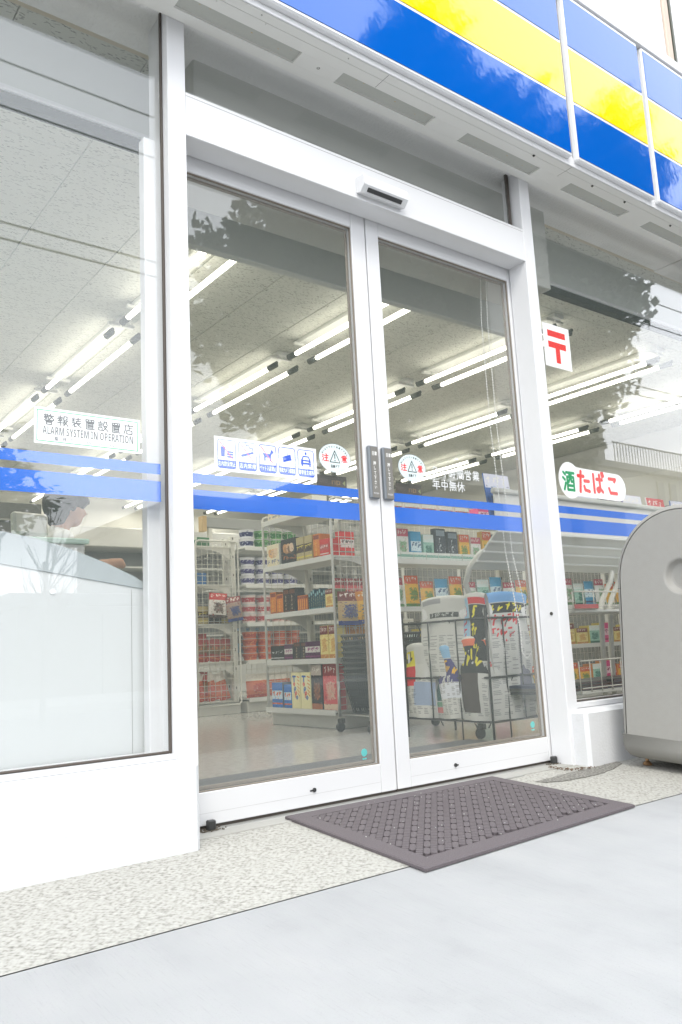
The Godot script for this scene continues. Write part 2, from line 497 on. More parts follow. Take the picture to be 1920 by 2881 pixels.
func gaskets(parent: Node3D, x0: float, y0: float, x1: float, y1: float, z: float, w: float, d: float, m: Material) -> void:
	span(parent, "gasket", m, Vector3(x0, y0, z), Vector3(x0 + w, y1, z + d), 0.002)
	span(parent, "gasket", m, Vector3(x1 - w, y0, z), Vector3(x1, y1, z + d), 0.002)
	span(parent, "gasket", m, Vector3(x0 + w, y0, z), Vector3(x1 - w, y0 + w, z + d), 0.002)
	span(parent, "gasket", m, Vector3(x0 + w, y1 - w, z), Vector3(x1 - w, y1, z + d), 0.002)

func stripes(parent: Node3D, x0: float, x1: float, z: float) -> void:
	for e in [[0.9365, 0.997], [1.0175, 1.049]]:
		span(parent, "stripe", M["blue vinyl"], Vector3(x0, e[0], z - 0.0008), Vector3(x1, e[1], z), 0.0)

func storefront() -> void:
	var al: Material = M["white aluminium"]
	var fr := thing("door_frame", "white aluminium door frame with header between the shop windows", "door frame", Vector3(1.9, 0, -0.05))
	span(fr, "post", al, Vector3(1.022, 0.0, -0.14), Vector3(1.083, 2.72, 0.0), 0.002)
	span(fr, "post", al, Vector3(2.697, -0.004, -0.097), Vector3(2.762, 2.72, 0.0), 0.002)
	span(fr, "header", al, Vector3(1.0835, 2.104, -0.097), Vector3(2.6965, 2.2535, -0.0008), 0.002)
	span(fr, "header_seam", M["gasket"], Vector3(1.084, 2.2405, -0.0009), Vector3(2.696, 2.2412, -0.0003), 0.0)
	span(fr, "operator_cover", mat("cover grey", lin(0.42, 0.42, 0.39), 0.5), Vector3(1.20, 2.13, -0.42), Vector3(3.08, 2.632, -0.165), 0.004)
	span(fr, "transom_frame", al, Vector3(1.0835, 2.60, -0.097), Vector3(2.6965, 2.72, -0.002), 0.002)
	pane(fr, 1.084, 2.2540, 2.696, 2.5995, GLASS_Z)
	var gk := part(fr, "gasket", wavy_strip(2.254, 2.6), M["gasket"], Vector3(2.677, 0, -0.046) - fr.position)
	var bolt := lathe([Vector2(0, -0.001), Vector2(0.007, -0.001), Vector2(0.007, 0.003), Vector2(0.004, 0.004), Vector2(0.0, 0.002)], 12)
	part(fr, "bolt_hole", bolt, M["dark metal"], at(1529, 1727, -0.035) * Vector3(0, 1, 1) + Vector3(2.697, 0, 0) - fr.position, Vector3(0, 0, PI / 2))
	# door sensor on the header
	var sen := thing("door_sensor", "small white motion sensor with black slot on the door header", "sensor", Vector3(1.872, 2.1525, 0.0))
	var sb := st()
	var prof := PackedVector2Array([Vector2(0, -0.028), Vector2(0.022, -0.034), Vector2(0.045, -0.012), Vector2(0.047, 0.012), Vector2(0.04, 0.026), Vector2(0, 0.030)])
	part(sen, "housing", side_slab(prof, 0.214), al, Vector3.ZERO)
	part(sen, "slot", cbox(Vector3(0.165, 0.016, 0.004), 0.0015), M["dark plastic"], Vector3(0.0, -0.0235, 0.034), Vector3(0.78, 0, 0))
	# sliding doors
	door("sliding_door", "sliding glass door leaf with the pictogram sticker", 0.985, 1.8775, 1.06, 1.811)
	door("sliding_door", "sliding glass door leaf in front of the newspaper stand", 1.8835, 2.77, 1.9445, 2.684)
	# shop windows
	var wl := thing("shop_window", "tall shop window beside the door with the alarm sticker", "window", Vector3(0.0, 0.22, GLASS_Z))
	pane(wl, -0.9, 0.2345, 1.0175, 2.66, GLASS_Z)
	gaskets(wl, -0.905, 0.2325, 1.0215, 2.665, GLASS_Z + 0.0045, 0.0065, 0.012, M["gasket"])
	stripes(wl, -0.88, 1.008, GLASS_Z - 0.0052)
	span(wl, "sill", al, Vector3(-0.96, 0.2185, -0.14), Vector3(1.0215, 0.2320, -0.004), 0.002)
	span(wl, "mullion", al, Vector3(-0.965, 0.2325, -0.14), Vector3(-0.906, 2.72, 0.0), 0.002)
	var wr := thing("shop_window", "shop window with the tobacco and liquor sticker behind the bin", "window", Vector3(4.0, 0.21, GLASS_Z))
	pane(wr, 2.768, 0.2345, 5.6, 2.66, GLASS_Z)
	gaskets(wr, 2.7625, 0.2325, 5.605, 2.665, GLASS_Z + 0.0045, 0.0065, 0.012, M["gasket"])
	stripes(wr, 2.775, 5.59, GLASS_Z - 0.0052)
	span(wr, "sill", al, Vector3(2.7625, 0.2115, -0.14), Vector3(5.66, 0.2320, -0.004), 0.002)
	span(wr, "mullion", al, Vector3(5.606, 0.2325, -0.14), Vector3(5.665, 2.72, 0.0), 0.002)
	struct("wall", cbox(Vector3(0.85, 2.9, 0.14), 0.005), M["stucco"], Vector3(-1.385, 1.4, -0.07))
	struct("wall", cbox(Vector3(2.45, 2.9, 0.14), 0.005), M["stucco"], Vector3(6.89, 1.4, -0.07))
	# low walls under the windows
	lone("low_wall", cbox(Vector3(4.045, 0.258, 0.222), 0.012), M["stucco"], "low white plastered wall under the window with the alarm sticker", "wall", Vector3(-0.9775, 0.089, -0.028))
	lone("low_wall", cbox(Vector3(4.3, 0.24, 0.149), 0.014), M["stucco"], "low white plastered wall behind the grey bin", "wall", Vector3(4.868, 0.090, -0.0055))

func wavy_strip(y0: float, y1: float) -> ArrayMesh:        # sealant of uneven width
	var p := PackedVector2Array()
	for i in 13:
		p.append(Vector2(-0.007 + 0.0022 * sin(i * 1.9) + 0.001 * sin(i * 4.3), lerpf(y0, y1, i / 12.0)))
	for i in 13:
		p.append(Vector2(0.008, lerpf(y1, y0, i / 12.0)))
	return slab(p, 0.01)

func side_slab(prof: PackedVector2Array, w: float) -> ArrayMesh:   # a profile in z and y, given width along x
	var s := st()
	s.set_smooth_group(-1)
	var n := prof.size()
	var idx := Geometry2D.triangulate_polygon(prof)
	var mid := Vector2.ZERO
	for p in prof: mid += p / n
	for sx in [-0.5, 0.5]:
		for i in range(0, idx.size(), 3):
			tri(s, Vector3(sx * w, prof[idx[i]].y, prof[idx[i]].x), Vector3(sx * w, prof[idx[i + 1]].y, prof[idx[i + 1]].x), Vector3(sx * w, prof[idx[i + 2]].y, prof[idx[i + 2]].x), Vector3(sx, 0, 0))
	var area := 0.0
	for i in n: area += prof[i].cross(prof[(i + 1) % n])
	for i in n:
		var a := prof[i]
		var b := prof[(i + 1) % n]
		var e := (b - a) * signf(area)
		quad(s, Vector3(-w / 2, a.y, a.x), Vector3(w / 2, a.y, a.x), Vector3(w / 2, b.y, b.x), Vector3(-w / 2, b.y, b.x), Vector3(0, -e.x, e.y))
	return done(s)

func door(called: String, label: String, x0: float, x1: float, g0: float, g1: float) -> void:
	var al: Material = M["white aluminium"]
	var zf := -0.1
	var zb := -0.138
	var d := thing(called, label, "door", Vector3((x0 + x1) / 2, 0.0, -0.12), 0.0, "sliding glass doors")
	span(d, "stile", al, Vector3(x0, 0.012, zb), Vector3(g0, 2.118, zf), 0.0018)
	span(d, "stile", al, Vector3(g1, 0.012, zb), Vector3(x1, 2.118, zf), 0.0018)
	span(d, "rail", al, Vector3(g0 + 0.0004, 0.012, zb), Vector3(g1 - 0.0004, 0.104, zf - 0.0006), 0.0018)
	span(d, "rail", al, Vector3(g0 + 0.0004, 2.051, zb), Vector3(g1 - 0.0004, 2.118, zf - 0.0006), 0.0018)
	span(d, "rail_groove", mat("pale line", lin(0.5, 0.5, 0.5), 0.6), Vector3(g0, 0.0455, zf - 0.0007), Vector3(g1, 0.0465, zf - 0.0003), 0.0)
	span(d, "brush", M["gasket"], Vector3(x0, 0.0035, zb + 0.01), Vector3(x1, 0.0115, zf - 0.008), 0.0)
	pane(d, g0 + 0.0005, 0.1045, g1 - 0.0005, 2.0505, DOOR_Z)
	gaskets(d, g0 + 0.0002, 0.1042, g1 - 0.0002, 2.0508, DOOR_Z + 0.0042, 0.0035, 0.009, M["taupe bead"])
	gaskets(d, g0 + 0.0037, 0.1077, g1 - 0.0037, 2.0473, DOOR_Z - 0.0112, 0.011, 0.007, M["taupe bead"])
	stripes(d, g0 + 0.012, g1 - 0.006, DOOR_Z - 0.0052)
	# push plate on the meeting stile
	var first := x0 < 1.5
	var px0 := 1.823 if first else 1.889
	var pl := span(d, "push_plate", mat("plate side", lin(0.17, 0.19, 0.21), 0.5), Vector3(px0, 1.0125, zf - 0.0002), Vector3(px0 + 0.0435, 1.2055, zf + 0.017), 0.004)
	var img := blank(64, 288, lin(0.185, 0.18, 0.165))
	var wh := Color(0.93, 0.93, 0.92)
	text(img, "自動", 12, 26, 19, 22, 23, 2.2, wh)
	var col := "押して下さい"
	for i in col.length(): letter(img, col[i], 20, 84 + 27 * i, 21, 21, 2.6, wh)
	var fp := part(pl, "face", sheet(0.034, 0.186), printed("push plate print", img, 0.4), Vector3(0.0025, 0, 0.0092))
	words(pl, "PUSH", Vector3(0.0025, -0.078, 0.0096), 0.022, 0.0062, M["white film"])
	# lock screw and floor guide
	var sx := 1.535 if first else 2.16
	var hole := lathe([Vector2(0, -0.001), Vector2(0.0065, -0.001), Vector2(0.0065, 0.004), Vector2(0.0, 0.005)], 10)
	part(d, "lock_keyhole", hole, M["dark plastic"], Vector3(sx, 0.0585, zf) - d.position, Vector3(PI / 2, 0, 0))
	part(d, "lock_keyhole", cbox(Vector3(0.014, 0.005, 0.004), 0.001), M["dark plastic"], Vector3(sx + (-0.009 if first else 0.009), 0.0575, zf) - d.position)

# ---------------------------------------------------------------- sign box over the entrance
func canopy() -> void:
	var al: Material = M["white aluminium"]
	var y := 2.495
	var c := thing("sign_canopy", "blue and yellow striped shop sign box with lights underneath", "shop sign", Vector3(2.0, y, 0.1))
	var x0 := -3.0
	var x1 := 8.2
	var soff := mat("soffit paint", lin(0.76, 0.76, 0.73), 0.3)
	var zi := 0.044
	var zo := 0.105
	span(c, "soffit", soff, Vector3(x0, y, 0.0015), Vector3(x1, y + 0.012, zi), 0.0)
	span(c, "soffit", soff, Vector3(x0, y, zo), Vector3(x1, y + 0.012, 0.150), 0.0)
	span(c, "soffit", soff, Vector3(x0, y + 0.0008, 0.1508), Vector3(x1, y + 0.0128, 0.184), 0.0)
	var dif := mat("diffuser", Color.WHITE, 0.45)
	var img := blank(256, 64, lin(0.47, 0.48, 0.45))
	for i in 900: img.set_pixel(rng.randi() % 256, rng.randi() % 64, lin(0.42, 0.43, 0.40))
	for p in [[20, 6, 3.5], [38, 14, 2.0], [58, 12, 2.2], [150, 26, 3.2], [214, 40, 2.2], [236, 20, 1.6]]:
		dab(img, Vector2(p[0], p[1]), Vector2(p[0] + 1, p[1] + 1), p[2], lin(0.55, 0.36, 0.12))
	dif.albedo_texture = ImageTexture.create_from_image(img)
	var lx := 1.025 - 0.6235 * 4
	var last := x0
	while lx < x1 - 0.5:
		span(c, "soffit", soff, Vector3(last, y, zi + 0.0002), Vector3(lx, y + 0.012, zo - 0.0002), 0.0)
		var q := part(c, "light_panel", sheet(0.447, zo - zi), dif, Vector3(lx + 0.2235, y + 0.0085, (zi + zo) / 2) - c.position, Vector3(PI / 2, 0, 0))
		last = lx + 0.447
		lx += 0.6235
		if absf(lx - 2.895) < 0.02: lx = 2.93
	span(c, "soffit", soff, Vector3(last, y, zi + 0.0002), Vector3(x1, y + 0.012, zo - 0.0002), 0.0)
	for sx in [2.83, 3.88, 1.79, 0.74]:
		span(c, "joint", M["dark metal"], Vector3(sx, y - 0.0004, 0.108), Vector3(sx + 0.0012, y, 0.1835), 0.0)
	# bent hooks and screw holes on the underside
	for p in [[2.617, 0.153], [3.028, 0.146], [3.277, 0.146], [3.674, 0.14], [4.1, 0.14]]:
		var h := st()
		tube(h, [Vector3(0, 0.002, 0), Vector3(0, -0.008, 0.0), Vector3(-0.006, -0.011, 0.004)], 0.0022, 6)
		bx(h, Vector3(0.001, -0.003, 0), Vector3(0.010, 0.004, 0.009), 0.001)
		part(c, "hook", done(h), M["dark metal"], Vector3(p[0], y, p[1]) - c.position)
	for p in [[1.124, 0.141], [1.27, 0.17], [1.62, 0.17], [1.30, 0.145]]:
		part(c, "screw_hole", lathe([Vector2(0.0025, -0.0006), Vector2(0.0025, 0.002), Vector2(0, 0.002)], 8), M["dark metal"], Vector3(p[0], y, p[1]) - c.position)
	part(c, "downlight_hole", lathe([Vector2(0.006, -0.001), Vector2(0.0045, -0.0012), Vector2(0.004, 0.003), Vector2(0, 0.003)], 12), M["dark metal"], at(877, 189, 0.0) * 0 + Vector3(1.56, y, 0.075) - c.position)
	# fascia: white rail, then panels standing proud of it
	span(c, "rail", al, Vector3(x0, y + 0.001, 0.1845), Vector3(x1, y + 0.045, 0.190), 0.0015)
	span(c, "box", al, Vector3(x0, y + 0.0135, 0.0015), Vector3(x1, 3.41, 0.184), 0.0)
	span(c, "cap", al, Vector3(x0, 3.352, 0.1845), Vector3(x1, 3.405, 0.222), 0.003)
	var acr := mat("white acrylic", lin(0.74, 0.75, 0.76), 0.12)
	var blue := mat("sign blue", lin(0.0, 0.10, 0.46), 0.06)
	var yel := mat("sign yellow", lin(0.86, 0.66, 0.0), 0.06)
	var bumps := noise_tex(0.05, 2, [], 256, 1.2, FastNoiseLite.TYPE_SIMPLEX_SMOOTH, 33)
	for m in [blue, yel]:
		m.normal_enabled = true; m.normal_texture = bumps; m.normal_scale = 0.035
		tri_mat(m, 1.5)
	for e in [[-1.6, 0.74], [0.78, 2.802], [2.842, 3.43], [3.466, 4.054], [4.09, 4.678], [4.714, 6.4]]:
		var p := part(c, "sign_panel", pillow(e[1] - e[0], 0.83, 0.03, 0.006), acr, Vector3((e[0] + e[1]) / 2, 2.9345, 0.185) - c.position)
		for b in [[2.534, 2.786, blue], [2.800, 3.062, yel], [3.076, 3.330, blue]]:
			part(p, "stripe", cbox(Vector3(e[1] - e[0] - 0.014, b[1] - b[0], 0.002), 0.0008), b[2], Vector3(0, (b[0] + b[1]) / 2 - 2.9345, 0.0304))

func pillow(w: float, h: float, d: float, b: float) -> ArrayMesh:
	var s := st()
	bx(s, Vector3(0, 0, d / 2 - 0.001), Vector3(w, h, d), b)
	return done(s)

# ---------------------------------------------------------------- on the pavement
func outside() -> void:
	doormat()
	bin()
	# metal threshold, floor guides, grime
	var th := thing("door_track", "grey metal floor track under the sliding doors", "door track", Vector3(1.9, 0.0, -0.08))
	var zinc := mat("zinc", lin(0.36, 0.36, 0.34), 0.45, 0.3)
	span(th, "plate", zinc, Vector3(1.05, -0.02, -0.20), Vector3(2.70, 0.003, -0.075), 0.001)
	span(th, "plate", mat("grey screed", lin(0.36, 0.355, 0.33), 0.8), Vector3(1.05, -0.02, -0.074), Vector3(2.70, 0.0022, 0.0), 0.0)
	span(th, "plate", zinc, Vector3(1.40, -0.02, 0.0005), Vector3(2.40, 0.004, 0.012), 0.001)
	for gx in [1.158, 2.682]:
		var g := thing("floor_guide", "black rubber floor guide at the foot of the " + ("door by the alarm sticker wall" if gx < 2 else "door post by the bin"), "door guide", Vector3(gx, 0.002, -0.078))
		part(g, "block", cbox(Vector3(0.024, 0.028, 0.02), 0.003), M["dark plastic"], Vector3(0, 0.0145, 0))
		var d := st()
		for i in 60:
			var a := rng.randf() * TAU
			var r := sqrt(rng.randf()) * 0.045
			bx(d, Vector3(cos(a) * r * 1.1, 0.001 + rng.randf() * 0.002, sin(a) * r * 0.55), Vector3(rng.randf_range(0.002, 0.008), 0.002, rng.randf_range(0.002, 0.005)), 0.0, Basis(Vector3.UP, rng.randf() * TAU))
		part(g, "grime", done(d), mat("grime", lin(0.10, 0.085, 0.065), 0.95)).set_meta("kind", "stuff")
	# wet dirt washed up at the foot of the post, and dry leaf crumbs
	var poly := PackedVector2Array()
	var edge := [[1505, 2201], [1545, 2191], [1600, 2176], [1640, 2167], [1668, 2162], [1735, 2143], [1752, 2149], [1728, 2164], [1692, 2178], [1640, 2190], [1590, 2198], [1540, 2203]]
	for i in edge.size():
		for k in 6:
			var e := Vector2(edge[i][0], edge[i][1]).lerp(Vector2(edge[(i + 1) % edge.size()][0], edge[(i + 1) % edge.size()][1]), k / 6.0)
			var q := ground_at(e.x + rng.randf_range(-1, 1), e.y + rng.randf_range(-0.7, 0.7))
			poly.append(Vector2(q.x, -q.z))
	var dm := mat("damp dirt", Color.WHITE, 0.75)
	dm.albedo_texture = noise_tex(0.07, 4, [[0.0, lin(0.10, 0.095, 0.085)], [0.45, lin(0.15, 0.145, 0.13)], [0.65, lin(0.24, 0.235, 0.21)], [1.0, lin(0.34, 0.335, 0.31)]], 256, 0.0, FastNoiseLite.TYPE_SIMPLEX, 9)
	tri_mat(dm, 4.0)
	var dirt := lone("dirt_patch", slab(poly, 0.001), dm, "dark damp dirt washed up at the foot of the door post", "dirt", Vector3(0, 0.0025, 0), Vector3(-PI / 2 + atan(RAMP), 0, 0))
	dirt.set_meta("kind", "stuff")
	var l := st()
	for i in 120:
		var t := rng.randf()
		var p := ground_at(lerpf(1545, 1668, t), lerpf(2160, 2160, t) + rng.randf_range(-2, 3) + (8 * sin(t * 3.0)))
		p.z += rng.randf_range(-0.012, 0.012)
		bx(l, Vector3(p.x, ramp(maxf(p.z, 0)) + 0.004 + rng.randf() * 0.004, p.z), Vector3(rng.randf_range(0.002, 0.007), 0.0015, rng.randf_range(0.002, 0.004)), 0.0, Basis(Vector3(rng.randf() - 0.5, 1, rng.randf() - 0.5).normalized(), rng.randf() * TAU))
	lone("leaf_litter", done(l), mat("dry leaf", lin(0.13, 0.085, 0.055), 0.9), "dry brown leaf crumbs along the post foot", "litter").set_meta("kind", "stuff")

func ground_at(px: float, py: float) -> Vector3:
	var d: Vector3 = TURN * Vector3(px - 960.0, 1440.5 - py, -2297.3)
	var n := Vector3(0, 1, RAMP)
	return EYE + d * (-n.dot(EYE) / n.dot(d))

func doormat() -> void:
	var tl := Vector3(1.381, 0, -0.036)
	var tr := Vector3(2.274, 0, -0.032)
	var br := Vector3(2.292, 0, 0.535)
	var bl := Vector3(1.370, 0, 0.582)
	var o := thing("door_mat", "dark purple grey rubber door mat lying before the doors", "door mat", Vector3(1.83, ramp(0.26), 0.26))
	var lift := func(p: Vector3, h: float) -> Vector3: return Vector3(p.x, -RAMP * p.z + 0.004 + h, p.z) - o.position
	var rub := mat("mat rubber", Color.WHITE, 0.75)
	rub.albedo_texture = noise_tex(0.12, 4, [[0.0, lin(0.075, 0.063, 0.068)], [0.5, lin(0.105, 0.090, 0.097)], [1.0, lin(0.145, 0.127, 0.133)]], 512, 0.0, FastNoiseLite.TYPE_SIMPLEX, 14)
	tri_mat(rub, 3.0)
	var q := func(u: float, v: float) -> Vector3: return tl.lerp(tr, u).lerp(bl.lerp(br, u), v)
	# border frame with a bevelled rim, sunk floor inside it
	var s := st()
	s.set_smooth_group(-1)
	var ring := [[0.0, 0.0], [1.0, 0.0], [1.0, 1.0], [0.0, 1.0]]
	var iu := 0.062
	var iv := 0.095
	for i in 4:
		var a: Array = ring[i]
		var b: Array = ring[(i + 1) % 4]
		var A: Vector3 = q.call(a[0], a[1])
		var B: Vector3 = q.call(b[0], b[1])
		var f := func(e: Array, m: float) -> Vector3: return q.call(absf(e[0] - iu * m), absf(e[1] - iv * m))
		var a1: Vector3 = f.call(a, 0.08); var b1: Vector3 = f.call(b, 0.08)
		var a2: Vector3 = f.call(a, 1.0); var b2: Vector3 = f.call(b, 1.0)
		var out: Vector3 = ((A + B) / 2 - q.call(0.5, 0.5)).normalized()
		quad(s, lift.call(A, -0.003), lift.call(B, -0.003), lift.call(B, 0.004), lift.call(A, 0.004), out)
		quad(s, lift.call(A, 0.004), lift.call(B, 0.004), lift.call(b1, 0.0065), lift.call(a1, 0.0065), Vector3.UP)
		quad(s, lift.call(a1, 0.0065), lift.call(b1, 0.0065), lift.call(b2, 0.0072), lift.call(a2, 0.0072), Vector3.UP)
		quad(s, lift.call(a2, 0.0072), lift.call(b2, 0.0072), lift.call(b2, -0.001), lift.call(a2, -0.001), -out)
	part(o, "border", done(s), rub)
	var e0: Vector3 = q.call(0.5, 0.5)
	s = st()
	var k := [q.call(iu, iv), q.call(1 - iu, iv), q.call(1 - iu, 1 - iv), q.call(iu, 1 - iv)]
	quad(s, lift.call(k[0], -0.001), lift.call(k[1], -0.001), lift.call(k[2], -0.001), lift.call(k[3], -0.001), Vector3.UP)
	part(o, "groove_floor", done(s), rub)
	# raised tread: columns of oblong pads and fine ribs between them, set at 45 degrees to the mat
	var pads := st()
	pads.set_smooth_group(-1)
	var along := Vector3(0.69, 0, -0.72).normalized()
	var across := Vector3(0.72, 0, 0.69).normalized()
	var inside := func(p: Vector3, m: float) -> bool:
		var v := (p.z + 0.034) / (0.592 - 0.022 * (p.x - 1.38) / 0.9 * 2.0)
		var u := (p.x - 1.376) / 0.905
		return u > iu + m and u < 1 - iu - m and v > iv + m * 1.5 and v < 1 - iv - m * 1.5
	var oct := func(c: Vector3, w: float, l: float, h: float, ch: float) -> void:
		var pt := []
		for e in [[-w, -l + ch], [-w + ch, -l], [w - ch, -l], [w, -l + ch], [w, l - ch], [w - ch, l], [-w + ch, l], [-w, l - ch]]:
			pt.append(c + across * e[0] + along * e[1])
		for i in range(1, 7): tri(pads, lift.call(pt[0], h), lift.call(pt[i], h), lift.call(pt[i + 1], h), Vector3.UP)
		for i in 8: quad(pads, lift.call(pt[i], h), lift.call(pt[(i + 1) % 8], h), lift.call(pt[(i + 1) % 8], -0.001), lift.call(pt[i], -0.001), (pt[i] + pt[(i + 1) % 8]) / 2 - c)
	var ps := st()
	ps.set_smooth_group(-1)
	var rim := []
	for e in [[-0.008, -0.0212], [-0.003, -0.0262], [0.003, -0.0262], [0.008, -0.0212], [0.008, 0.0212], [0.003, 0.0262], [-0.003, 0.0262], [-0.008, 0.0212]]: rim.append(Vector3(e[0], 0, e[1]))
	var hi := Vector3(0, 0.0064, 0)
	for i in range(1, 7): tri(ps, rim[0] + hi, rim[i] + hi, rim[i + 1] + hi, Vector3.UP)
	for i in 8: quad(ps, rim[i] + hi, rim[(i + 1) % 8] + hi, rim[(i + 1) % 8] - hi * 0.15, rim[i] - hi * 0.15, rim[i] + rim[(i + 1) % 8])
	var pad := done(ps)
	var tilt := func(d: Vector3) -> Vector3: return Vector3(d.x, -RAMP * d.z, d.z).normalized()
	var lie := Basis(tilt.call(across), Vector3(0, 1, RAMP).normalized(), tilt.call(-along))
	for c in range(-16, 17):
		for r in range(-12, 13):
			var p: Vector3 = e0 + across * (c * 0.0365) + along * (r * 0.0585 + (0.0 if c % 2 else 0.029))
			if inside.call(p, -0.012): part(o, "pad", pad, rub, lift.call(p, 0.0)).basis = lie
		for r in range(-46, 47):
			var p: Vector3 = e0 + across * ((c + 0.5) * 0.0365) + along * (r * 0.0155)
			if inside.call(p, -0.012): oct.call(p, 0.0092, 0.0062, 0.0062, 0.0015)
	part(o, "ribs", done(pads), rub).set_meta("kind", "stuff")
	var sp := st()
	for i in 70:
		var p: Vector3 = q.call(rng.randf_range(0.05, 0.95), rng.randf_range(0.06, 0.94))
		var b := rng.randf_range(0.0008, 0.0022)
		bx(sp, lift.call(p, 0.0085), Vector3(b, b, b * 1.3), 0.0, Basis(Vector3.UP, rng.randf() * 3))
	part(o, "grit", done(sp), mat("grit", lin(0.5, 0.5, 0.48), 0.9)).set_meta("kind", "stuff")

func bin() -> void:
	var o := thing("refuse_bin", "large grey outdoor bin with arched end and round recess", "bin", Vector3(2.83, ramp(0.41) + 0.002, 0.41))
	o.rotation.x = 0.072
	var hd := 0.272                                        # half depth
	var yc := 0.718                                        # centre of the arch
	var yb := 0.105                                        # seam above the base skirt
	var L := 1.25
	var g := mat("bin shell", Color.WHITE, 0.6)
	g.albedo_texture = noise_tex(0.02, 5, [[0.0, lin(0.297, 0.292, 0.270)], [0.5, lin(0.305, 0.30, 0.278)], [1.0, lin(0.313, 0.308, 0.286)]], 512, 0.0, FastNoiseLite.TYPE_SIMPLEX_SMOOTH, 17)
	g.normal_enabled = true; g.normal_texture = noise_tex(0.2, 3, [], 512, 3.0, FastNoiseLite.TYPE_SIMPLEX, 18); g.normal_scale = 0.15
	tri_mat(g, 2.0)
	var outline := func(h: float, low: float, n: int) -> Array:   # (z, y) round the arch, from low back over the top to low front
		var p := []
		for i in 10: p.append(Vector2(-h, lerpf(low, yc, i / 9.0)))
		for i in range(1, n): p.append(Vector2(-cos(PI * i / n) * h, yc + sin(PI * i / n) * h))
		for i in 10: p.append(Vector2(h, lerpf(yc, low, i / 9.0)))
		return p
	# shell: rounded shoulder round the end panel, then the long hood
	var rows := [[0.0, 0.016], [0.003, 0.007], [0.010, 0.001], [0.016, 0.0], [L - 0.016, 0.0], [L - 0.010, 0.001], [L - 0.003, 0.007], [L, 0.016]]
	var s := st()
	s.set_smooth_group(1)
	var lines := rows.map(func(e): return outline.call(hd - e[1], yb, 40))
	for i in rows.size() - 1:
		for k in lines[i].size() - 1:
			var v := []
			for e in [[i, k], [i + 1, k], [i + 1, k + 1], [i, k + 1]]:
				var p: Vector2 = lines[e[0]][e[1]]
				v.append(Vector3(rows[e[0]][0], p.y, p.x))
			var m: Vector3 = (v[0] + v[2]) / 2
			quad(s, v[0], v[1], v[2], v[3], Vector3((m.x - L / 2) * 0.1, m.y - 0.5, m.z * 2.0))
	part(o, "hood", done(s, true), g)
	# end panels with a round dished recess
	var inner: Array = outline.call(hd - 0.0185, yb + 0.004, 40)
	var hole := Vector2(0.0, 0.722)
	for end in [0, 1]:
		var X: float = 0.0012 if end == 0 else L - 0.0012
		var out := Vector3(-1 if end == 0 else 1, 0, 0)
		var e := st()
		e.set_smooth_group(-1)
		var bottom := []
		for i in 30: bottom.append(Vector2(lerpf(hd - 0.0185, -hd + 0.0185, (i + 1) / 31.0), yb + 0.004))
		var whole: Array = inner + bottom
		var n := whole.size()
		var rim := []
		for p in whole: rim.append(hole + (p - hole).normalized() * 0.072)
		for i in n:
			var j := (i + 1) % n
			quad(e, Vector3(X, whole[i].y, whole[i].x), Vector3(X, whole[j].y, whole[j].x), Vector3(X, rim[j].y, rim[j].x), Vector3(X, rim[i].y, rim[i].x), out)
			var W: Vector3 = out * -0.006
			quad(e, Vector3(X, whole[i].y, whole[i].x), Vector3(X, whole[j].y, whole[j].x), Vector3(X, whole[j].y, whole[j].x) + W, Vector3(X, whole[i].y, whole[i].x) + W, Vector3(0, whole[i].y - 0.5, whole[i].x))
		var ep := part(o, "end_panel", done(e), g)
		var dish := lathe([Vector2(0.0, -0.026), Vector2(0.040, -0.026), Vector2(0.0485, -0.024), Vector2(0.053, -0.019), Vector2(0.062, -0.004), Vector2(0.067, -0.0008), Vector2(0.0722, 0.0)], 40)
		part(ep, "recess", dish, g, Vector3(X, hole.y, hole.x), Vector3(0, 0, PI / 2 if end == 0 else -PI / 2))
		if end == 0: span(o, "hinge_mark", M["dark metal"], Vector3(2.8285, 0.655, 0.41 - hd + 0.006) , Vector3(2.831, 0.6565, 0.41 - hd + 0.018), 0.0)
	# base skirt with a rounded foot
	var b := st()
	b.set_smooth_group(1)
	var sec := [[0.0, 0.101], [0.0015, 0.06], [0.006, 0.040], [0.018, 0.022], [0.036, 0.012], [0.06, 0.010]]
	for i in sec.size() - 1:
		var rect := []
		for t in [i, i + 1]:
			var k: float = sec[t][0]
			rect.append([Vector3(k, sec[t][1], -hd + k), Vector3(L - k, sec[t][1], -hd + k), Vector3(L - k, sec[t][1], hd - k), Vector3(k, sec[t][1], hd - k)])
		for c in 4:
			var d := (c + 1) % 4
			var m: Vector3 = (rect[0][c] + rect[1][d]) / 2
			quad(b, rect[0][c], rect[0][d], rect[1][d], rect[1][c], Vector3(signf(m.x - L / 2) if absf(m.z) < hd * 0.6 else 0.0, -0.6 if i > 1 else 0.0, signf(m.z) if absf(m.z) > hd * 0.6 else 0.0))
	quad(b, Vector3(0.06, 0.01, -hd + 0.06), Vector3(L - 0.06, 0.01, -hd + 0.06), Vector3(L - 0.06, 0.01, hd - 0.06), Vector3(0.06, 0.01, hd - 0.06), Vector3.DOWN)
	quad(b, Vector3(0.001, 0.101, -hd), Vector3(L, 0.101, -hd), Vector3(L, 0.101, hd), Vector3(0.001, 0.101, hd), Vector3.UP)
	part(o, "base_skirt", done(b, true), g, Vector3(0, 0.02, 0))
	span(o, "seam", M["dark metal"], Vector3(2.8345, yb + 0.012, 0.145) + Vector3(0, -0.02, 0), Vector3(4.07, yb + 0.02, 0.675) + Vector3(0, -0.02, 0), 0.0)
	var foot := lathe([Vector2(0.0, -0.018), Vector2(0.017, -0.018), Vector2(0.018, -0.014), Vector2(0.012, -0.006), Vector2(0.007, -0.002), Vector2(0.007, 0.02), Vector2(0.0, 0.02)], 14)
	var brass := mat("brass foot", lin(0.42, 0.26, 0.14), 0.35, 0.8)
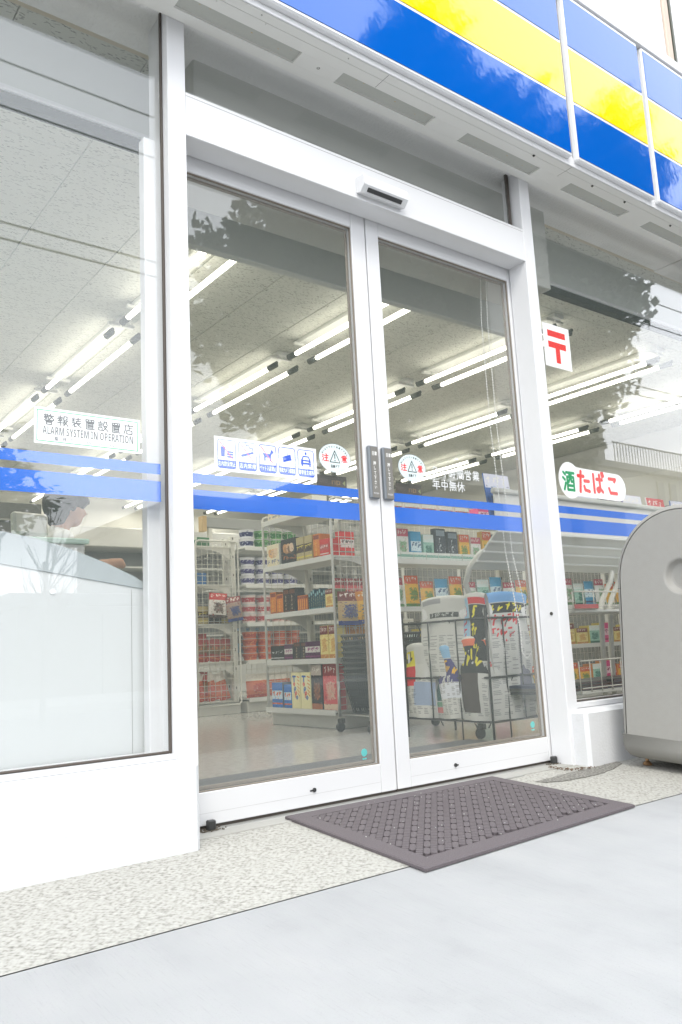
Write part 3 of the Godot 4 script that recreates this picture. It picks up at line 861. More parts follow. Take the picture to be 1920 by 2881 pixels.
	for fx in [0.085, L - 0.085]:
		for fz in [-0.225, 0.225]: part(o, "foot", foot, brass, Vector3(fx, 0.017, fz))

# ---------------------------------------------------------------- stickers and lettering on the panes
func stroke_mesh(rows: Array, size: float, step: float, lead: float, wid: float) -> ArrayMesh:   # white vinyl letters, thin raised strips
	var s := st()
	var k := 0
	for r in rows.size():
		for i in rows[r].length():
			if not STROKES.has(rows[r][i]): continue
			for run in STROKES[rows[r][i]].split(" "):
				for j in range(0, run.length() - 3, 2):
					var a := Vector2(run.unicode_at(j) - 97, run.unicode_at(j + 1) - 97) / 20.0 * size
					var b := Vector2(run.unicode_at(j + 2) - 97, run.unicode_at(j + 3) - 97) / 20.0 * size
					var m := (a + b) / 2
					k += 1
					bx(s, Vector3(step * i + m.x, -lead * r - m.y, -0.00002 * (k % 24)), Vector3(a.distance_to(b) + wid, wid, 0.0006), 0.0, Basis(Vector3.BACK, -(b - a).angle()))
	return done(s)

func stickers() -> void:
	var zw := GLASS_Z - 0.0052
	var zd := DOOR_Z - 0.0052
	# alarm notice
	var img := blank(1024, 344, Color(0.97, 0.975, 0.97))
	var green := Color(0.08, 0.62, 0.38)
	line(img, [Vector2(26, 26), Vector2(998, 26), Vector2(998, 318), Vector2(26, 318), Vector2(26, 26)], 9, green)
	var ink := Color(0.13, 0.13, 0.15)
	text(img, "警報装置設置店", 84, 60, 98, 96, 129, 11, ink)
	text(img, "警視庁", 186, 268, 36, 38, 74, 4, ink)
	var o := thing("alarm_sticker", "white alarm sticker with green border and grey letters on the window", "sticker", Vector3(0.796, 1.0725, zw - 0.001))
	part(o, "sheet", sheet(0.299, 0.1005), printed("alarm print", img, 0.6, 0.25), Vector3(0, 0.0503, 0))
	words(o, "ALARM SYSTEM IN OPERATION", Vector3(0.001, 0.0378, 0.0003), 0.256, 0.0225, M["type black"], true)
	words(o, "(METROPOLITANPOLICE)", Vector3(0.05, 0.0143, 0.0003), 0.120, 0.009, M["type black"])
	# pictogram notice
	img = blank(1024, 290, Color(0.985, 0.985, 0.99))
	var bl := Color(0.18, 0.35, 0.82)
	var red := Color(0.93, 0.18, 0.20)
	var w := Color(0.97, 0.98, 1.0)
	var caps := ["店内飲食禁止", "店内禁煙", "ペット入店禁止", "防犯カメラ設置店", "警察官立寄所"]
	for i in 5:
		var x := 26.0 + 199 * i
		var box := rounded(176, 246, 26)
		var moved := []
		for p in box: moved.append(p + Vector2(x + 88, 145))
		fill(img, moved, bl)
		fill(img, [Vector2(x + 7, 40), Vector2(x + 20, 28), Vector2(x + 156, 28), Vector2(x + 169, 40), Vector2(x + 169, 196), Vector2(x + 7, 196)], w)
		var n: int = caps[i].length()
		var stp := 164.0 / n
		text(img, caps[i], x + 8, 208, minf(stp * 0.86, 34), 38, stp, 4.2 if n < 6 else 3.4, w)
		var c := Vector2(x + 88, 112)
		match i:
			0:
				fill(img, [c + Vector2(-58, -28), c + Vector2(-14, -28), c + Vector2(-20, 56), c + Vector2(-52, 56)], bl)
				line(img, [c + Vector2(-36, -28), c + Vector2(-20, -72)], 5, bl)
				for e in [[-2, 13], [18, 16], [40, 14]]: dab(img, c + Vector2(10, e[0] + 14), c + Vector2(56, e[0] + 14), e[1], bl)
			1:
				dab(img, c + Vector2(-52, 30), c + Vector2(22, 6), 20, bl)
				dab(img, c + Vector2(34, 2), c + Vector2(52, -4), 18, bl)
				line(img, [c + Vector2(46, -18), c + Vector2(54, -40), c + Vector2(20, -42), c + Vector2(16, -62), c + Vector2(-8, -60), c + Vector2(-14, -80)], 8, bl)
			2:
				fill(img, [c + Vector2(-40, -16), c + Vector2(22, -14), c + Vector2(40, -52), c + Vector2(50, -40), c + Vector2(62, -34), c + Vector2(52, -18), c + Vector2(38, -8), c + Vector2(34, 20), c + Vector2(34, 50), c + Vector2(22, 50), c + Vector2(20, 22), c + Vector2(-20, 22), c + Vector2(-22, 52), c + Vector2(-36, 52), c + Vector2(-38, 10), c + Vector2(-56, -28)], bl)
			3:
				fill(img, [c + Vector2(-50, -2), c + Vector2(36, -30), c + Vector2(48, 20), c + Vector2(-38, 44)], bl)
				line(img, [c + Vector2(4, -20), c + Vector2(0, -74)], 3, bl)
			4:
				fill(img, [c + Vector2(-54, 44), c + Vector2(-50, 4), c + Vector2(-30, -34), c + Vector2(30, -34), c + Vector2(50, 4), c + Vector2(54, 44)], bl)
				fill(img, [c + Vector2(-36, 2), c + Vector2(-24, -24), c + Vector2(24, -24), c + Vector2(36, 2)], w)
				fill(img, [c + Vector2(-30, 14), c + Vector2(30, 14), c + Vector2(30, 26), c + Vector2(-30, 26)], w)
				dab(img, c + Vector2(0, -52), c + Vector2(0, -60), 18, bl)
				for sx in [-42, 42]: dab(img, c + Vector2(sx, 44), c + Vector2(sx, 56), 14, bl)
		if i < 3: line(img, [c + Vector2(-66, -72), c + Vector2(60, 76)], 6, red)
	lone("notice_sticker", sheet(0.396, 0.112), printed("pictogram print", img, 0.6, 0.25), "white notice of five blue pictograms on the door glass", "sticker", Vector3(1.4215, 1.1215, zd - 0.001))
	# caution ovals, brown sensor labels, small turquoise marks: one on each door
	img = blank(384, 288, Color(0.90, 0.95, 0.96))
	var k := Color(0.10, 0.12, 0.13)
	line(img, [Vector2(192, 70), Vector2(252, 186), Vector2(132, 186), Vector2(192, 70)], 9, k)
	dab(img, Vector2(192, 106), Vector2(192, 146), 11, k)
	dab(img, Vector2(192, 166), Vector2(192, 168), 13, k)
	letter(img, "注", 40, 108, 74, 74, 11, red)
	letter(img, "意", 270, 108, 74, 74, 11, red)
	text(img, "自動ドア", 138, 212, 24, 28, 28, 4, k)
	for i in 13:
		var a := PI * (1.12 + 0.76 * i / 12.0)
		letter(img, "立し止て下さい自動ドア立し"[i], 192 + cos(a) * 160 - 9, 140 + sin(a) * 112 - 9, 18, 18, 3, k, a + PI / 2)
	var oval := printed("caution print", img, 0.6, 0.25)
	var eg := PackedVector2Array()
	var eg2 := PackedVector2Array()
	for i in 40:
		eg.append(Vector2(cos(TAU * i / 40) * 0.069, sin(TAU * i / 40) * 0.0515))
		eg2.append(eg[i] * 1.025)
	var bimg := blank(128, 80, lin(0.075, 0.055, 0.045))
	for y in [26, 34, 42]: line(bimg, [Vector2(12, y), Vector2(48, y)], 3, lin(0.13, 0.10, 0.085))
	line(bimg, [Vector2(66, 50), Vector2(66, 30), Vector2(78, 30), Vector2(78, 50)], 4, lin(0.30, 0.17, 0.07))
	line(bimg, [Vector2(86, 52), Vector2(86, 28), Vector2(98, 32), Vector2(98, 48), Vector2(86, 52)], 5, lin(0.30, 0.17, 0.07))
	fill(bimg, [Vector2(122, 24), Vector2(122, 56), Vector2(110, 40)], lin(0.28, 0.30, 0.12))
	for e in [[1.7005, "beside the pictogram notice"], [2.0655, "beside the opening hours"]]:
		var cx: float = e[0]
		var s := thing("caution_sticker", "white oval caution sticker with black triangle and red letters " + e[1], "sticker", Vector3(cx, 1.1015, zd - 0.001))
		part(s, "sheet", slab(eg, 0.0), oval, Vector3(0, 0.0515, 0))
		part(s, "rim", slab(eg2, 0.0), M["type black"], Vector3(0, 0.0515, -0.0006))
		lone("sensor_label", sheet(0.132, 0.049), printed("sensor label print", bimg, 0.3), "dark brown label hanging under the caution sticker " + e[1], "sticker", Vector3(cx + 0.003, 1.0725, zd - 0.03))
	for e in [[1.763, 0.145, "left"], [2.628, 0.156, "right"]]:
		var s := thing("safety_mark", "small turquoise round mark low on the glass " + ("by the meeting stile" if e[0] < 2 else "near the door post"), "sticker", Vector3(e[0], e[1], zd - 0.001))
		var p := PackedVector2Array()
		for i in 16: p.append(Vector2(cos(TAU * i / 16), sin(TAU * i / 16)) * 0.013)
		part(s, "disc", slab(p, 0.0), mat("turquoise", lin(0.05, 0.52, 0.50), 0.4))
		part(s, "line", sheet(0.018, 0.005), M["turquoise"], Vector3(0, -0.02, 0))
	lone("hours_lettering", stroke_mesh(["24時間営業", "年中無休"], 0.037, 0.045, 0.052, 0.0042), M["white film"], "white opening hours lettering on the door glass", "lettering", Vector3(2.168, 1.1705, zd - 0.0005))
	# post office mark
	img = blank(192, 208, Color(0.98, 0.98, 0.98))
	var pr := Color(0.90, 0.10, 0.08)
	img.fill_rect(Rect2i(32, 30, 128, 30), pr)
	img.fill_rect(Rect2i(32, 84, 128, 30), pr)
	img.fill_rect(Rect2i(81, 100, 32, 84), pr)
	lone("postal_sticker", sheet(0.187, 0.202), printed("postal print", img, 0.6, 0.25), "white card with red postal mark on the window beside the door post", "sticker", Vector3(2.9375, 1.780, zw - 0.001))
	# tobacco and liquor sticker: a disc and a pill in one outline
	var out := PackedVector2Array()
	for i in 15: out.append(Vector2(0.078, 0.0) + Vector2(cos(deg_to_rad(52 + 256.0 * i / 14)), sin(deg_to_rad(52 + 256.0 * i / 14))) * Vector2(0.078, 0.082))
	for i in 9: out.append(Vector2(0.43, -0.006) + Vector2(cos(-PI / 2 + PI * i / 8), sin(-PI / 2 + PI * i / 8)) * Vector2(0.062, 0.064))
	out.append(Vector2(0.16, 0.062))
	img = blank(512, 172, Color(0.985, 0.985, 0.985))
	letter(img, "酒", 32, 36, 84, 100, 13, Color(0.0, 0.60, 0.36))
	for i in 3: letter(img, "たばこ"[i], 138 + 112 * i, 32, 92, 106, 17, Color(0.90, 0.12, 0.12))
	lone("tobacco_sticker", slab(out, 0.0), printed("tobacco print", img, 0.6, 0.25), "white rounded tobacco and liquor sticker with red and green letters", "sticker", Vector3(2.857, 1.168, zw - 0.001))

# ---------------------------------------------------------------- inside the shop
const SHELF_Y := [0.115, 0.435, 0.756, 1.09, 1.42]

func interior() -> void:
	ceiling_lights()
	bulkheads()
	gondolas()
	newspaper_stand()
	magazine_rack()
	baskets()
	checkout()
	back_of_shop()
	# grey entrance carpet, blind cord
	lone("entrance_carpet", cbox(Vector3(2.3, 0.006, 0.72), 0.002), carpet(), "grey entrance carpet just inside the doors", "carpet", Vector3(1.95, 0.0035, -0.60))
	cord()

func carpet() -> Material:
	var m := mat("grey carpet", Color.WHITE, 0.95)
	m.albedo_texture = noise_tex(0.35, 2, [[0.0, lin(0.06, 0.065, 0.068)], [0.5, lin(0.12, 0.125, 0.13)], [1.0, lin(0.2, 0.2, 0.205)]], 512, 0.0, FastNoiseLite.TYPE_SIMPLEX, 19)
	return tri_mat(m, 2.5)

func ceiling_lights() -> void:
	var glow := mat("tube light glow", Color(0.95, 0.97, 0.93), 0.4)
	glow.emission_enabled = true; glow.emission = Color(1.0, 0.985, 0.93); glow.emission_energy_multiplier = 1.5
	var base := mat("batten white", lin(0.66, 0.66, 0.62), 0.5)
	var sock := mat("lamp socket", lin(0.10, 0.105, 0.085), 0.5)
	var proto := Node3D.new()
	proto.name = "ceiling_light"
	part(proto, "batten", cbox(Vector3(0.10, 0.03, 1.30), 0.004), base, Vector3(0, 0.105, 0))
	var tb := CylinderMesh.new()
	tb.top_radius = 0.0155; tb.bottom_radius = 0.0155; tb.height = 1.17; tb.radial_segments = 12; tb.rings = 1
	var sk := st()
	tube(sk, [Vector3(0, 0, -0.045), Vector3(0, 0, 0.045)], 0.0215, 12)
	tube(sk, [Vector3(0, 0.012, -0.06), Vector3(0, 0.012, -0.045)], 0.012, 8)
	var skm := done(sk)
	for sx in [-0.087, 0.087]:
		part(proto, "tube_lamp", tb, glow, Vector3(sx, 0, 0), Vector3(PI / 2, 0, 0))
		part(proto, "socket", skm, sock, Vector3(sx, 0.0, -0.62))
		part(proto, "socket", skm, sock, Vector3(sx, 0.0, 0.62), Vector3(0, PI, 0))
		part(proto, "socket_arm", cbox(Vector3(0.08, 0.02, 0.03), 0.003), base, Vector3(sx * 0.55, 0.084, -0.60))
		part(proto, "socket_arm", cbox(Vector3(0.08, 0.02, 0.03), 0.003), base, Vector3(sx * 0.55, 0.084, 0.60))
	var n := 0
	for x in [-0.48, 0.735, 1.95, 3.165, 4.38, 5.60, 6.78]:
		for z in [-1.73, -3.23, -4.73, -6.23, -7.6]:
			if z < -7 and (x < 1 or x > 6): continue
			if z > -2 and x < 1: continue
			var o: Node3D = proto if n == 0 else proto.duplicate()
			if n: o.name = numbered("ceiling_light")
			else: numbered("ceiling_light")
			add_child(o)
			o.position = Vector3(x, 2.515, z)
			tag(o, "twin tube ceiling light over the %s, %s from the shop front" % [{-0.48: "far end of the counter", 0.735: "checkout counter", 1.95: "aisle inside the doors", 3.165: "end shelves", 4.38: "toiletry and noodle runs", 5.6: "ends of the shelf runs", 6.78: "side cooler aisle"}[x], ["first", "second", "third", "fourth", "fifth"][[-1.73, -3.23, -4.73, -6.23, -7.6].find(z)]], "ceiling light", "fluorescent lights on the shop ceiling")
			var l := AreaLight3D.new()
			l.name = "light"; l.area_size = Vector2(0.2, 1.17); l.light_energy = 0.13; l.light_color = Color(1.0, 0.985, 0.93); l.shadow_enabled = true
			l.position = Vector3(x, 2.49, z); l.rotation.x = -PI / 2
			l.area_range = 12.0
			add_child(l, true)
			n += 1

func bulkheads() -> void:
	# plain drop panel over the entrance, and the blind boxes over the windows with their dark slots
	var dp := thing("drop_panel", "plain grey drop panel hanging from the ceiling inside the doors", "panel", Vector3(1.9, 2.09, -0.6))
	span(dp, "board", mat("drop panel paint", lin(0.50, 0.50, 0.46), 0.8), Vector3(1.30, 2.094, -0.64), Vector3(3.42, 2.635, -0.6), 0.003)
	for e in [[-1.55, 1.25, "over the alarm sticker window"], [3.12, 7.9, "over the tobacco sticker window"]]:
		var b := thing("blind_box", "white blind box with black slot " + e[2], "blind box", Vector3((e[0] + e[1]) / 2, 2.3, -0.45))
		span(b, "face", mat("blind box white", lin(0.60, 0.62, 0.60), 0.6), Vector3(e[0], 2.385, -0.50), Vector3(e[1], 2.634, -0.452), 0.002)
		span(b, "edge", M["white aluminium"], Vector3(e[0], 2.366, -0.50), Vector3(e[1], 2.384, -0.445), 0.002)
		span(b, "slot", mat("slot black", lin(0.008, 0.008, 0.008), 0.6), Vector3(e[0], 2.33, -0.50), Vector3(e[1], 2.3655, -0.455), 0.0)
		span(b, "rail", mat("rail beige", lin(0.55, 0.48, 0.36), 0.5), Vector3(e[0], 2.606, -0.345), Vector3(e[1], 2.634, -0.29), 0.004)
		span(b, "roller", mat("roller grey", lin(0.36, 0.36, 0.32), 0.4), Vector3(e[0], 2.60, -0.28), Vector3(e[1], 2.634, -0.255), 0.008)

func cord() -> void:
	var o := thing("bead_chain", "white bead chain loop of a blind hanging behind the door glass", "bead chain", Vector3(2.62, 0.42, -0.2))
	var s := st()
	var a := [at(1352, 780, -0.2), at(1355, 905, -0.2), at(1380, 1200, -0.2), at(1424, 1560, -0.2), at(1466, 1780, -0.2), at(1470, 1835, -0.2), at(1484, 1853, -0.2)]
	var b := [at(1368, 780, -0.2), at(1372, 905, -0.2), at(1398, 1200, -0.2), at(1443, 1560, -0.2), at(1490, 1760, -0.2), at(1499, 1830, -0.2), at(1484, 1853, -0.2)]
	for side in [a, b]:
		tube(s, side, 0.0009, 5)
		for i in side.size() - 1:
			var n := int(side[i].distance_to(side[i + 1]) / 0.012)
			for k in n:
				bx(s, side[i].lerp(side[i + 1], (k + 0.5) / n), Vector3(0.0058, 0.008, 0.0058), 0.0022)
	part(o, "beads", done(s), mat("bead white", lin(0.75, 0.75, 0.72), 0.4), -o.position)

# ---- goods
func scrawl(img: Image, o: Vector2, q: float, n: int, c: Color, r: RandomNumberGenerator) -> void:   # unreadable brush lettering
	for i in n:
		for k in 4 + r.randi() % 3:
			var u := Vector2(r.randf(), r.randf())
			var p := o + Vector2(q * 1.1 * i, 0)
			line(img, [p + u * q * 0.7, p + (u * 0.6 + (Vector2(0.4, 0.05) if k % 2 else Vector2(-0.05, 0.4))) * q], q * r.randf_range(0.1, 0.2), c)

func art(key: String, base: Color, a: Color, b: Color, kind: int, sd: int) -> StandardMaterial3D:   # printed front of a pack
	if M.has(key): return M[key]
	var r := RandomNumberGenerator.new()
	r.seed = sd
	var w := 96
	var h := 128
	var img := blank(w, h, base)
	var cream := Color(0.94, 0.92, 0.88)
	match kind:
		0:                                                 # title over a picture of food
			img.fill_rect(Rect2i(0, 0, w, 30 + r.randi() % 10), a)
			scrawl(img, Vector2(8, 6), 18, 4, cream, r)
			for i in 60: dab(img, Vector2(18 + r.randi() % 60, 50 + r.randi() % 52), Vector2(20 + r.randi() % 60, 52 + r.randi() % 50), r.randf_range(1.5, 5), b.lerp(base, r.randf() * 0.6))
			img.fill_rect(Rect2i(0, 112, w, 16), b)
		1:                                                 # bold bands
			img.fill_rect(Rect2i(0, 36 + r.randi() % 8, w, 44), a)
			scrawl(img, Vector2(8, 44), 26, 3, b, r)
			img.fill_rect(Rect2i(0, 104, w, 8), b)
		2:                                                 # picture of round biscuits
			for i in 5: dab(img, Vector2(26 + 11 * i, 38 + 12 * (i % 2)), Vector2(28 + 11 * i, 56 + 8 * (i % 2)), 28, a.lerp(base if i % 2 else cream, 0.14 * i))
			scrawl(img, Vector2(8, 88), 22, 4, b, r)
		3:                                                 # upright lettering
			img.fill_rect(Rect2i(6, 6, 84, 22), a)
			for i in 4: scrawl(img, Vector2(34, 36 + 21 * i), 20, 1, b, r)
			img.fill_rect(Rect2i(6, 118, 84, 6), a)
	for i in 70:                                           # small print and picture detail
		var p := Vector2(r.randi() % w, 30 + r.randi() % (h - 30))
		var c: Color = [a, b, base.lightened(0.35), base.darkened(0.35)][r.randi() % 4]
		c = img.get_pixelv(Vector2i(p)).lerp(c, r.randf_range(0.25, 0.8))
		if i % 3: line(img, [p, p + Vector2(r.randf_range(2, 10), r.randf_range(-1, 1))], r.randf_range(1, 2.4), c)
		else: dab(img, p, p + Vector2(1, 1), r.randf_range(2, 7), c)
	return printed(key, img, 0.4)

func carton(called: String, label: String, cat: String, size: Vector3, side: Color, face: Material, pos: Vector3, turn: float, group := "") -> Node3D:
	var o := thing(called, label, cat, pos, turn + rng.randf_range(-0.045, 0.045), group)
	part(o, "carton", cbox(size, 0.0015), mat("card %s" % side, side, 0.5), Vector3(0, size.y / 2 + 0.0005, 0))
	part(o, "front_print", sheet(size.x - 0.003, size.y - 0.003), face, Vector3(0, size.y / 2 + 0.0005, size.z / 2 + 0.0005))
	return o

func bag_mesh(w: float, h: float, d: float) -> ArrayMesh:   # pillow pack with crimped ends
	var key := "bag%s %s %s" % [w, h, d]
	if meshes.has(key): return meshes[key]
	var s := st()
	s.set_smooth_group(1)
	for side in [1.0, -1.0]:
		for i in 8:
			for k in 10:
				var c := []
				for e in [[i, k], [i + 1, k], [i + 1, k + 1], [i, k + 1]]:
					var u: float = e[0] / 8.0
					var v: float = e[1] / 10.0
					var t := pow(maxf(sin(PI * u), 0), 0.55) * pow(clampf(sin(PI * clampf((v - 0.07) / 0.86, 0, 1)), 0, 1), 0.6)
					t *= 1.0 + 0.13 * sin(u * 17.0 + v * 9.0) * sin(v * 13.0 + 1.3)
					c.append([Vector3((u - 0.5) * w * (1.0 - 0.05 * t), v * h, side * t * d / 2 + 0.0004 * side), Vector2(u if side > 0 else 1 - u, 1 - v)])
				for t in [[0, 1, 2], [0, 2, 3]]:
					var q := [c[t[0]], c[t[1]], c[t[2]]]
					if Plane(q[0][0], q[1][0], q[2][0]).normal.z * side < 0: q = [q[0], q[2], q[1]]
					for v in q:
						s.set_uv(v[1]); s.add_vertex(v[0])
	s.generate_normals()
	meshes[key] = s.commit()
	return meshes[key]

func cup(label: String, r: float, h: float, band: Material, lid: Material, pos: Vector3, group: String) -> Node3D:
	var o := thing("noodle_cup", label, "noodle cup", pos, rng.randf() * 6.0, group)
	var key := "cup%s%s" % [r, h]
	if not meshes.has(key): meshes[key] = lathe([Vector2(0, 0.0), Vector2(r * 0.78, 0.0), Vector2(r * 0.97, h * 0.94), Vector2(r, h * 0.94)], 18)
	if not meshes.has(key + "l"): meshes[key + "l"] = lathe([Vector2(r, h * 0.93), Vector2(r * 1.03, h * 0.95), Vector2(r * 1.02, h), Vector2(r * 0.9, h), Vector2(0, h * 0.99)], 18)
	part(o, "bowl", meshes[key], band)
	part(o, "lid", meshes[key + "l"], lid)
	return o

func bowl_print(key: String, base: Color, a: Color, b: Color) -> StandardMaterial3D:
	if M.has(key): return M[key]
	var img := blank(192, 48, base)
	img.fill_rect(Rect2i(0, 12, 192, 24), a)
	var r := RandomNumberGenerator.new()
	r.seed = key.length()
	for i in 60:
		var p := Vector2(r.randi() % 192, 6 + r.randi() % 34)
		line(img, [p, p + Vector2(r.randf_range(-6, 6), r.randf_range(-8, 8))], r.randf_range(1.2, 3.6), [b, a.lightened(0.3), base][i % 3])
	return printed(key, img, 0.4)

func upright(o: Node3D, a: Vector3, h: float, across: Vector3) -> void:      # slotted shelf post
	var m: Material = M["shelf white"]
	var p := part(o, "upright", cbox(Vector3(0.045, h, 0.045), 0.003), m, a + Vector3(0, h / 2, 0) - o.position)
	for i in 9:
		part(p, "slot", cbox(Vector3(0.010, 0.022, 0.004), 0.0), M["dark metal"], Vector3(0, -h / 2 + 0.12 + i * 0.16, 0.0215))

func gusset(o: Node3D, p: Vector3, dir: Vector3, reach: float) -> void:      # curved bracket under a shelf
	var poly := PackedVector2Array([Vector2(0, 0), Vector2(reach, 0), Vector2(reach, -0.015)])
	for i in 7:
		var t := i / 6.0
		poly.append(Vector2(lerpf(reach * 0.75, 0.0, t), -0.02 - 0.085 * pow(t, 2.2)))
	part(o, "bracket", slab(poly, 0.003), M["shelf white"], p - o.position, Vector3(0, atan2(-dir.z, dir.x), 0))

func end_unit(called: String, label: String, x0: float, zn: float, zf: float) -> Node3D:
	var m: Material = M["shelf white"]
	var o := thing(called, label, "shelf unit", Vector3(x0 + 0.2, 0, (zn + zf) / 2))
	var back := x0 + 0.37
	span(o, "plinth", m, Vector3(x0 + 0.02, 0.0, zf + 0.01), Vector3(back + 0.04, 0.092, zn - 0.01), 0.003)
	for y in SHELF_Y:
		var low: bool = y < 0.2
		span(o, "shelf", m, Vector3(x0 - (0.02 if low else 0.0), y - 0.012, zf), Vector3(back - 0.024, y, zn), 0.001)
		span(o, "price_rail", mat("price rail", lin(0.72, 0.72, 0.69), 0.3), Vector3(x0 - (0.026 if low else 0.006), y - 0.030, zf), Vector3(x0 - (0.0205 if low else 0.0005), y + 0.004, zn), 0.001)
		if not low:
			for z in [zn - 0.012, zf + 0.012]: gusset(o, Vector3(back - 0.03, y - 0.0125, z), Vector3(-1, 0, 0), 0.30)
	for z in [zn - 0.024, zf + 0.024]: upright(o, Vector3(back, 0.0925, z), 1.42, Vector3.BACK)
	var g := st()
	grid(g, Vector3(back - 0.004, 0.13, zf + 0.05), Vector3(0, 0, 1), Vector3.UP, zn - zf - 0.1, 1.36, 0.055, 0.0016)
	part(o, "back_grid", done(g), M["wire cream"], -o.position)
	for z in [zn + 0.006, zf - 0.006]:
		var s := st()
		var xr := back + 0.04
		tube(s, [Vector3(x0, 0.075, z), Vector3(x0, 1.43, z), Vector3(x0 + 0.01, 1.455, z), Vector3(x0 + 0.035, 1.465, z), Vector3(xr - 0.035, 1.465, z), Vector3(xr, 1.455, z), Vector3(xr, 0.1, z), Vector3(xr - 0.02, 0.075, z)], 0.0075, 8, true)
		var f := part(o, "side_frame", done(s, true), m, -o.position)
		s = st()
		grid(s, Vector3(x0 + 0.01, 0.10, z), Vector3(1, 0, 0), Vector3.UP, back - x0 - 0.01, 1.35, 0.048, 0.0023)
		part(f, "wire_grid", done(s), M["wire cream"])
	return o

func run_unit(called: String, label: String, x0: float, x1: float, zf: float) -> Node3D:
	var m: Material = M["shelf white"]
	var o := thing(called, label, "shelf unit", Vector3((x0 + x1) / 2, 0, zf - 0.2))
	var zb := zf - 0.40
	span(o, "plinth", m, Vector3(x0, 0.0, zb - 0.04), Vector3(x1, 0.092, zf - 0.03), 0.003)
	for y in SHELF_Y:
		var low: bool = y < 0.2
		span(o, "shelf", m, Vector3(x0, y - 0.012, zb + 0.024), Vector3(x1, y, zf), 0.001)
		span(o, "price_rail", M["price rail"], Vector3(x0, y - 0.030, zf + 0.0005), Vector3(x1, y + 0.004, zf + 0.006), 0.001)
		if not low:
			var x := x0 + 0.02
			while x < x1:
				gusset(o, Vector3(x, y - 0.0125, zb + 0.03), Vector3(0, 0, 1), 0.3)
				x += (x1 - x0 - 0.04)
	var x := x0 + 0.024
	while x < x1:
		upright(o, Vector3(x, 0.0925, zb), 1.45, Vector3.BACK)
		x += (x1 - x0 - 0.048) / 2
	var g := st()
	grid(g, Vector3(x0 + 0.05, 0.13, zb + 0.002), Vector3(1, 0, 0), Vector3.UP, x1 - x0 - 0.1, 1.38, 0.055, 0.0016)
	part(o, "back_grid", done(g), M["wire cream"], -o.position)
	return o

func bag(called: String, label: String, cat: String, size: Vector3, m: Material, pos: Vector3, rot: Vector3, group := "") -> Node3D:
	var o := lone(called, bag_mesh(size.x, size.y, size.z), m, label, cat, pos, rot, group)
	return o

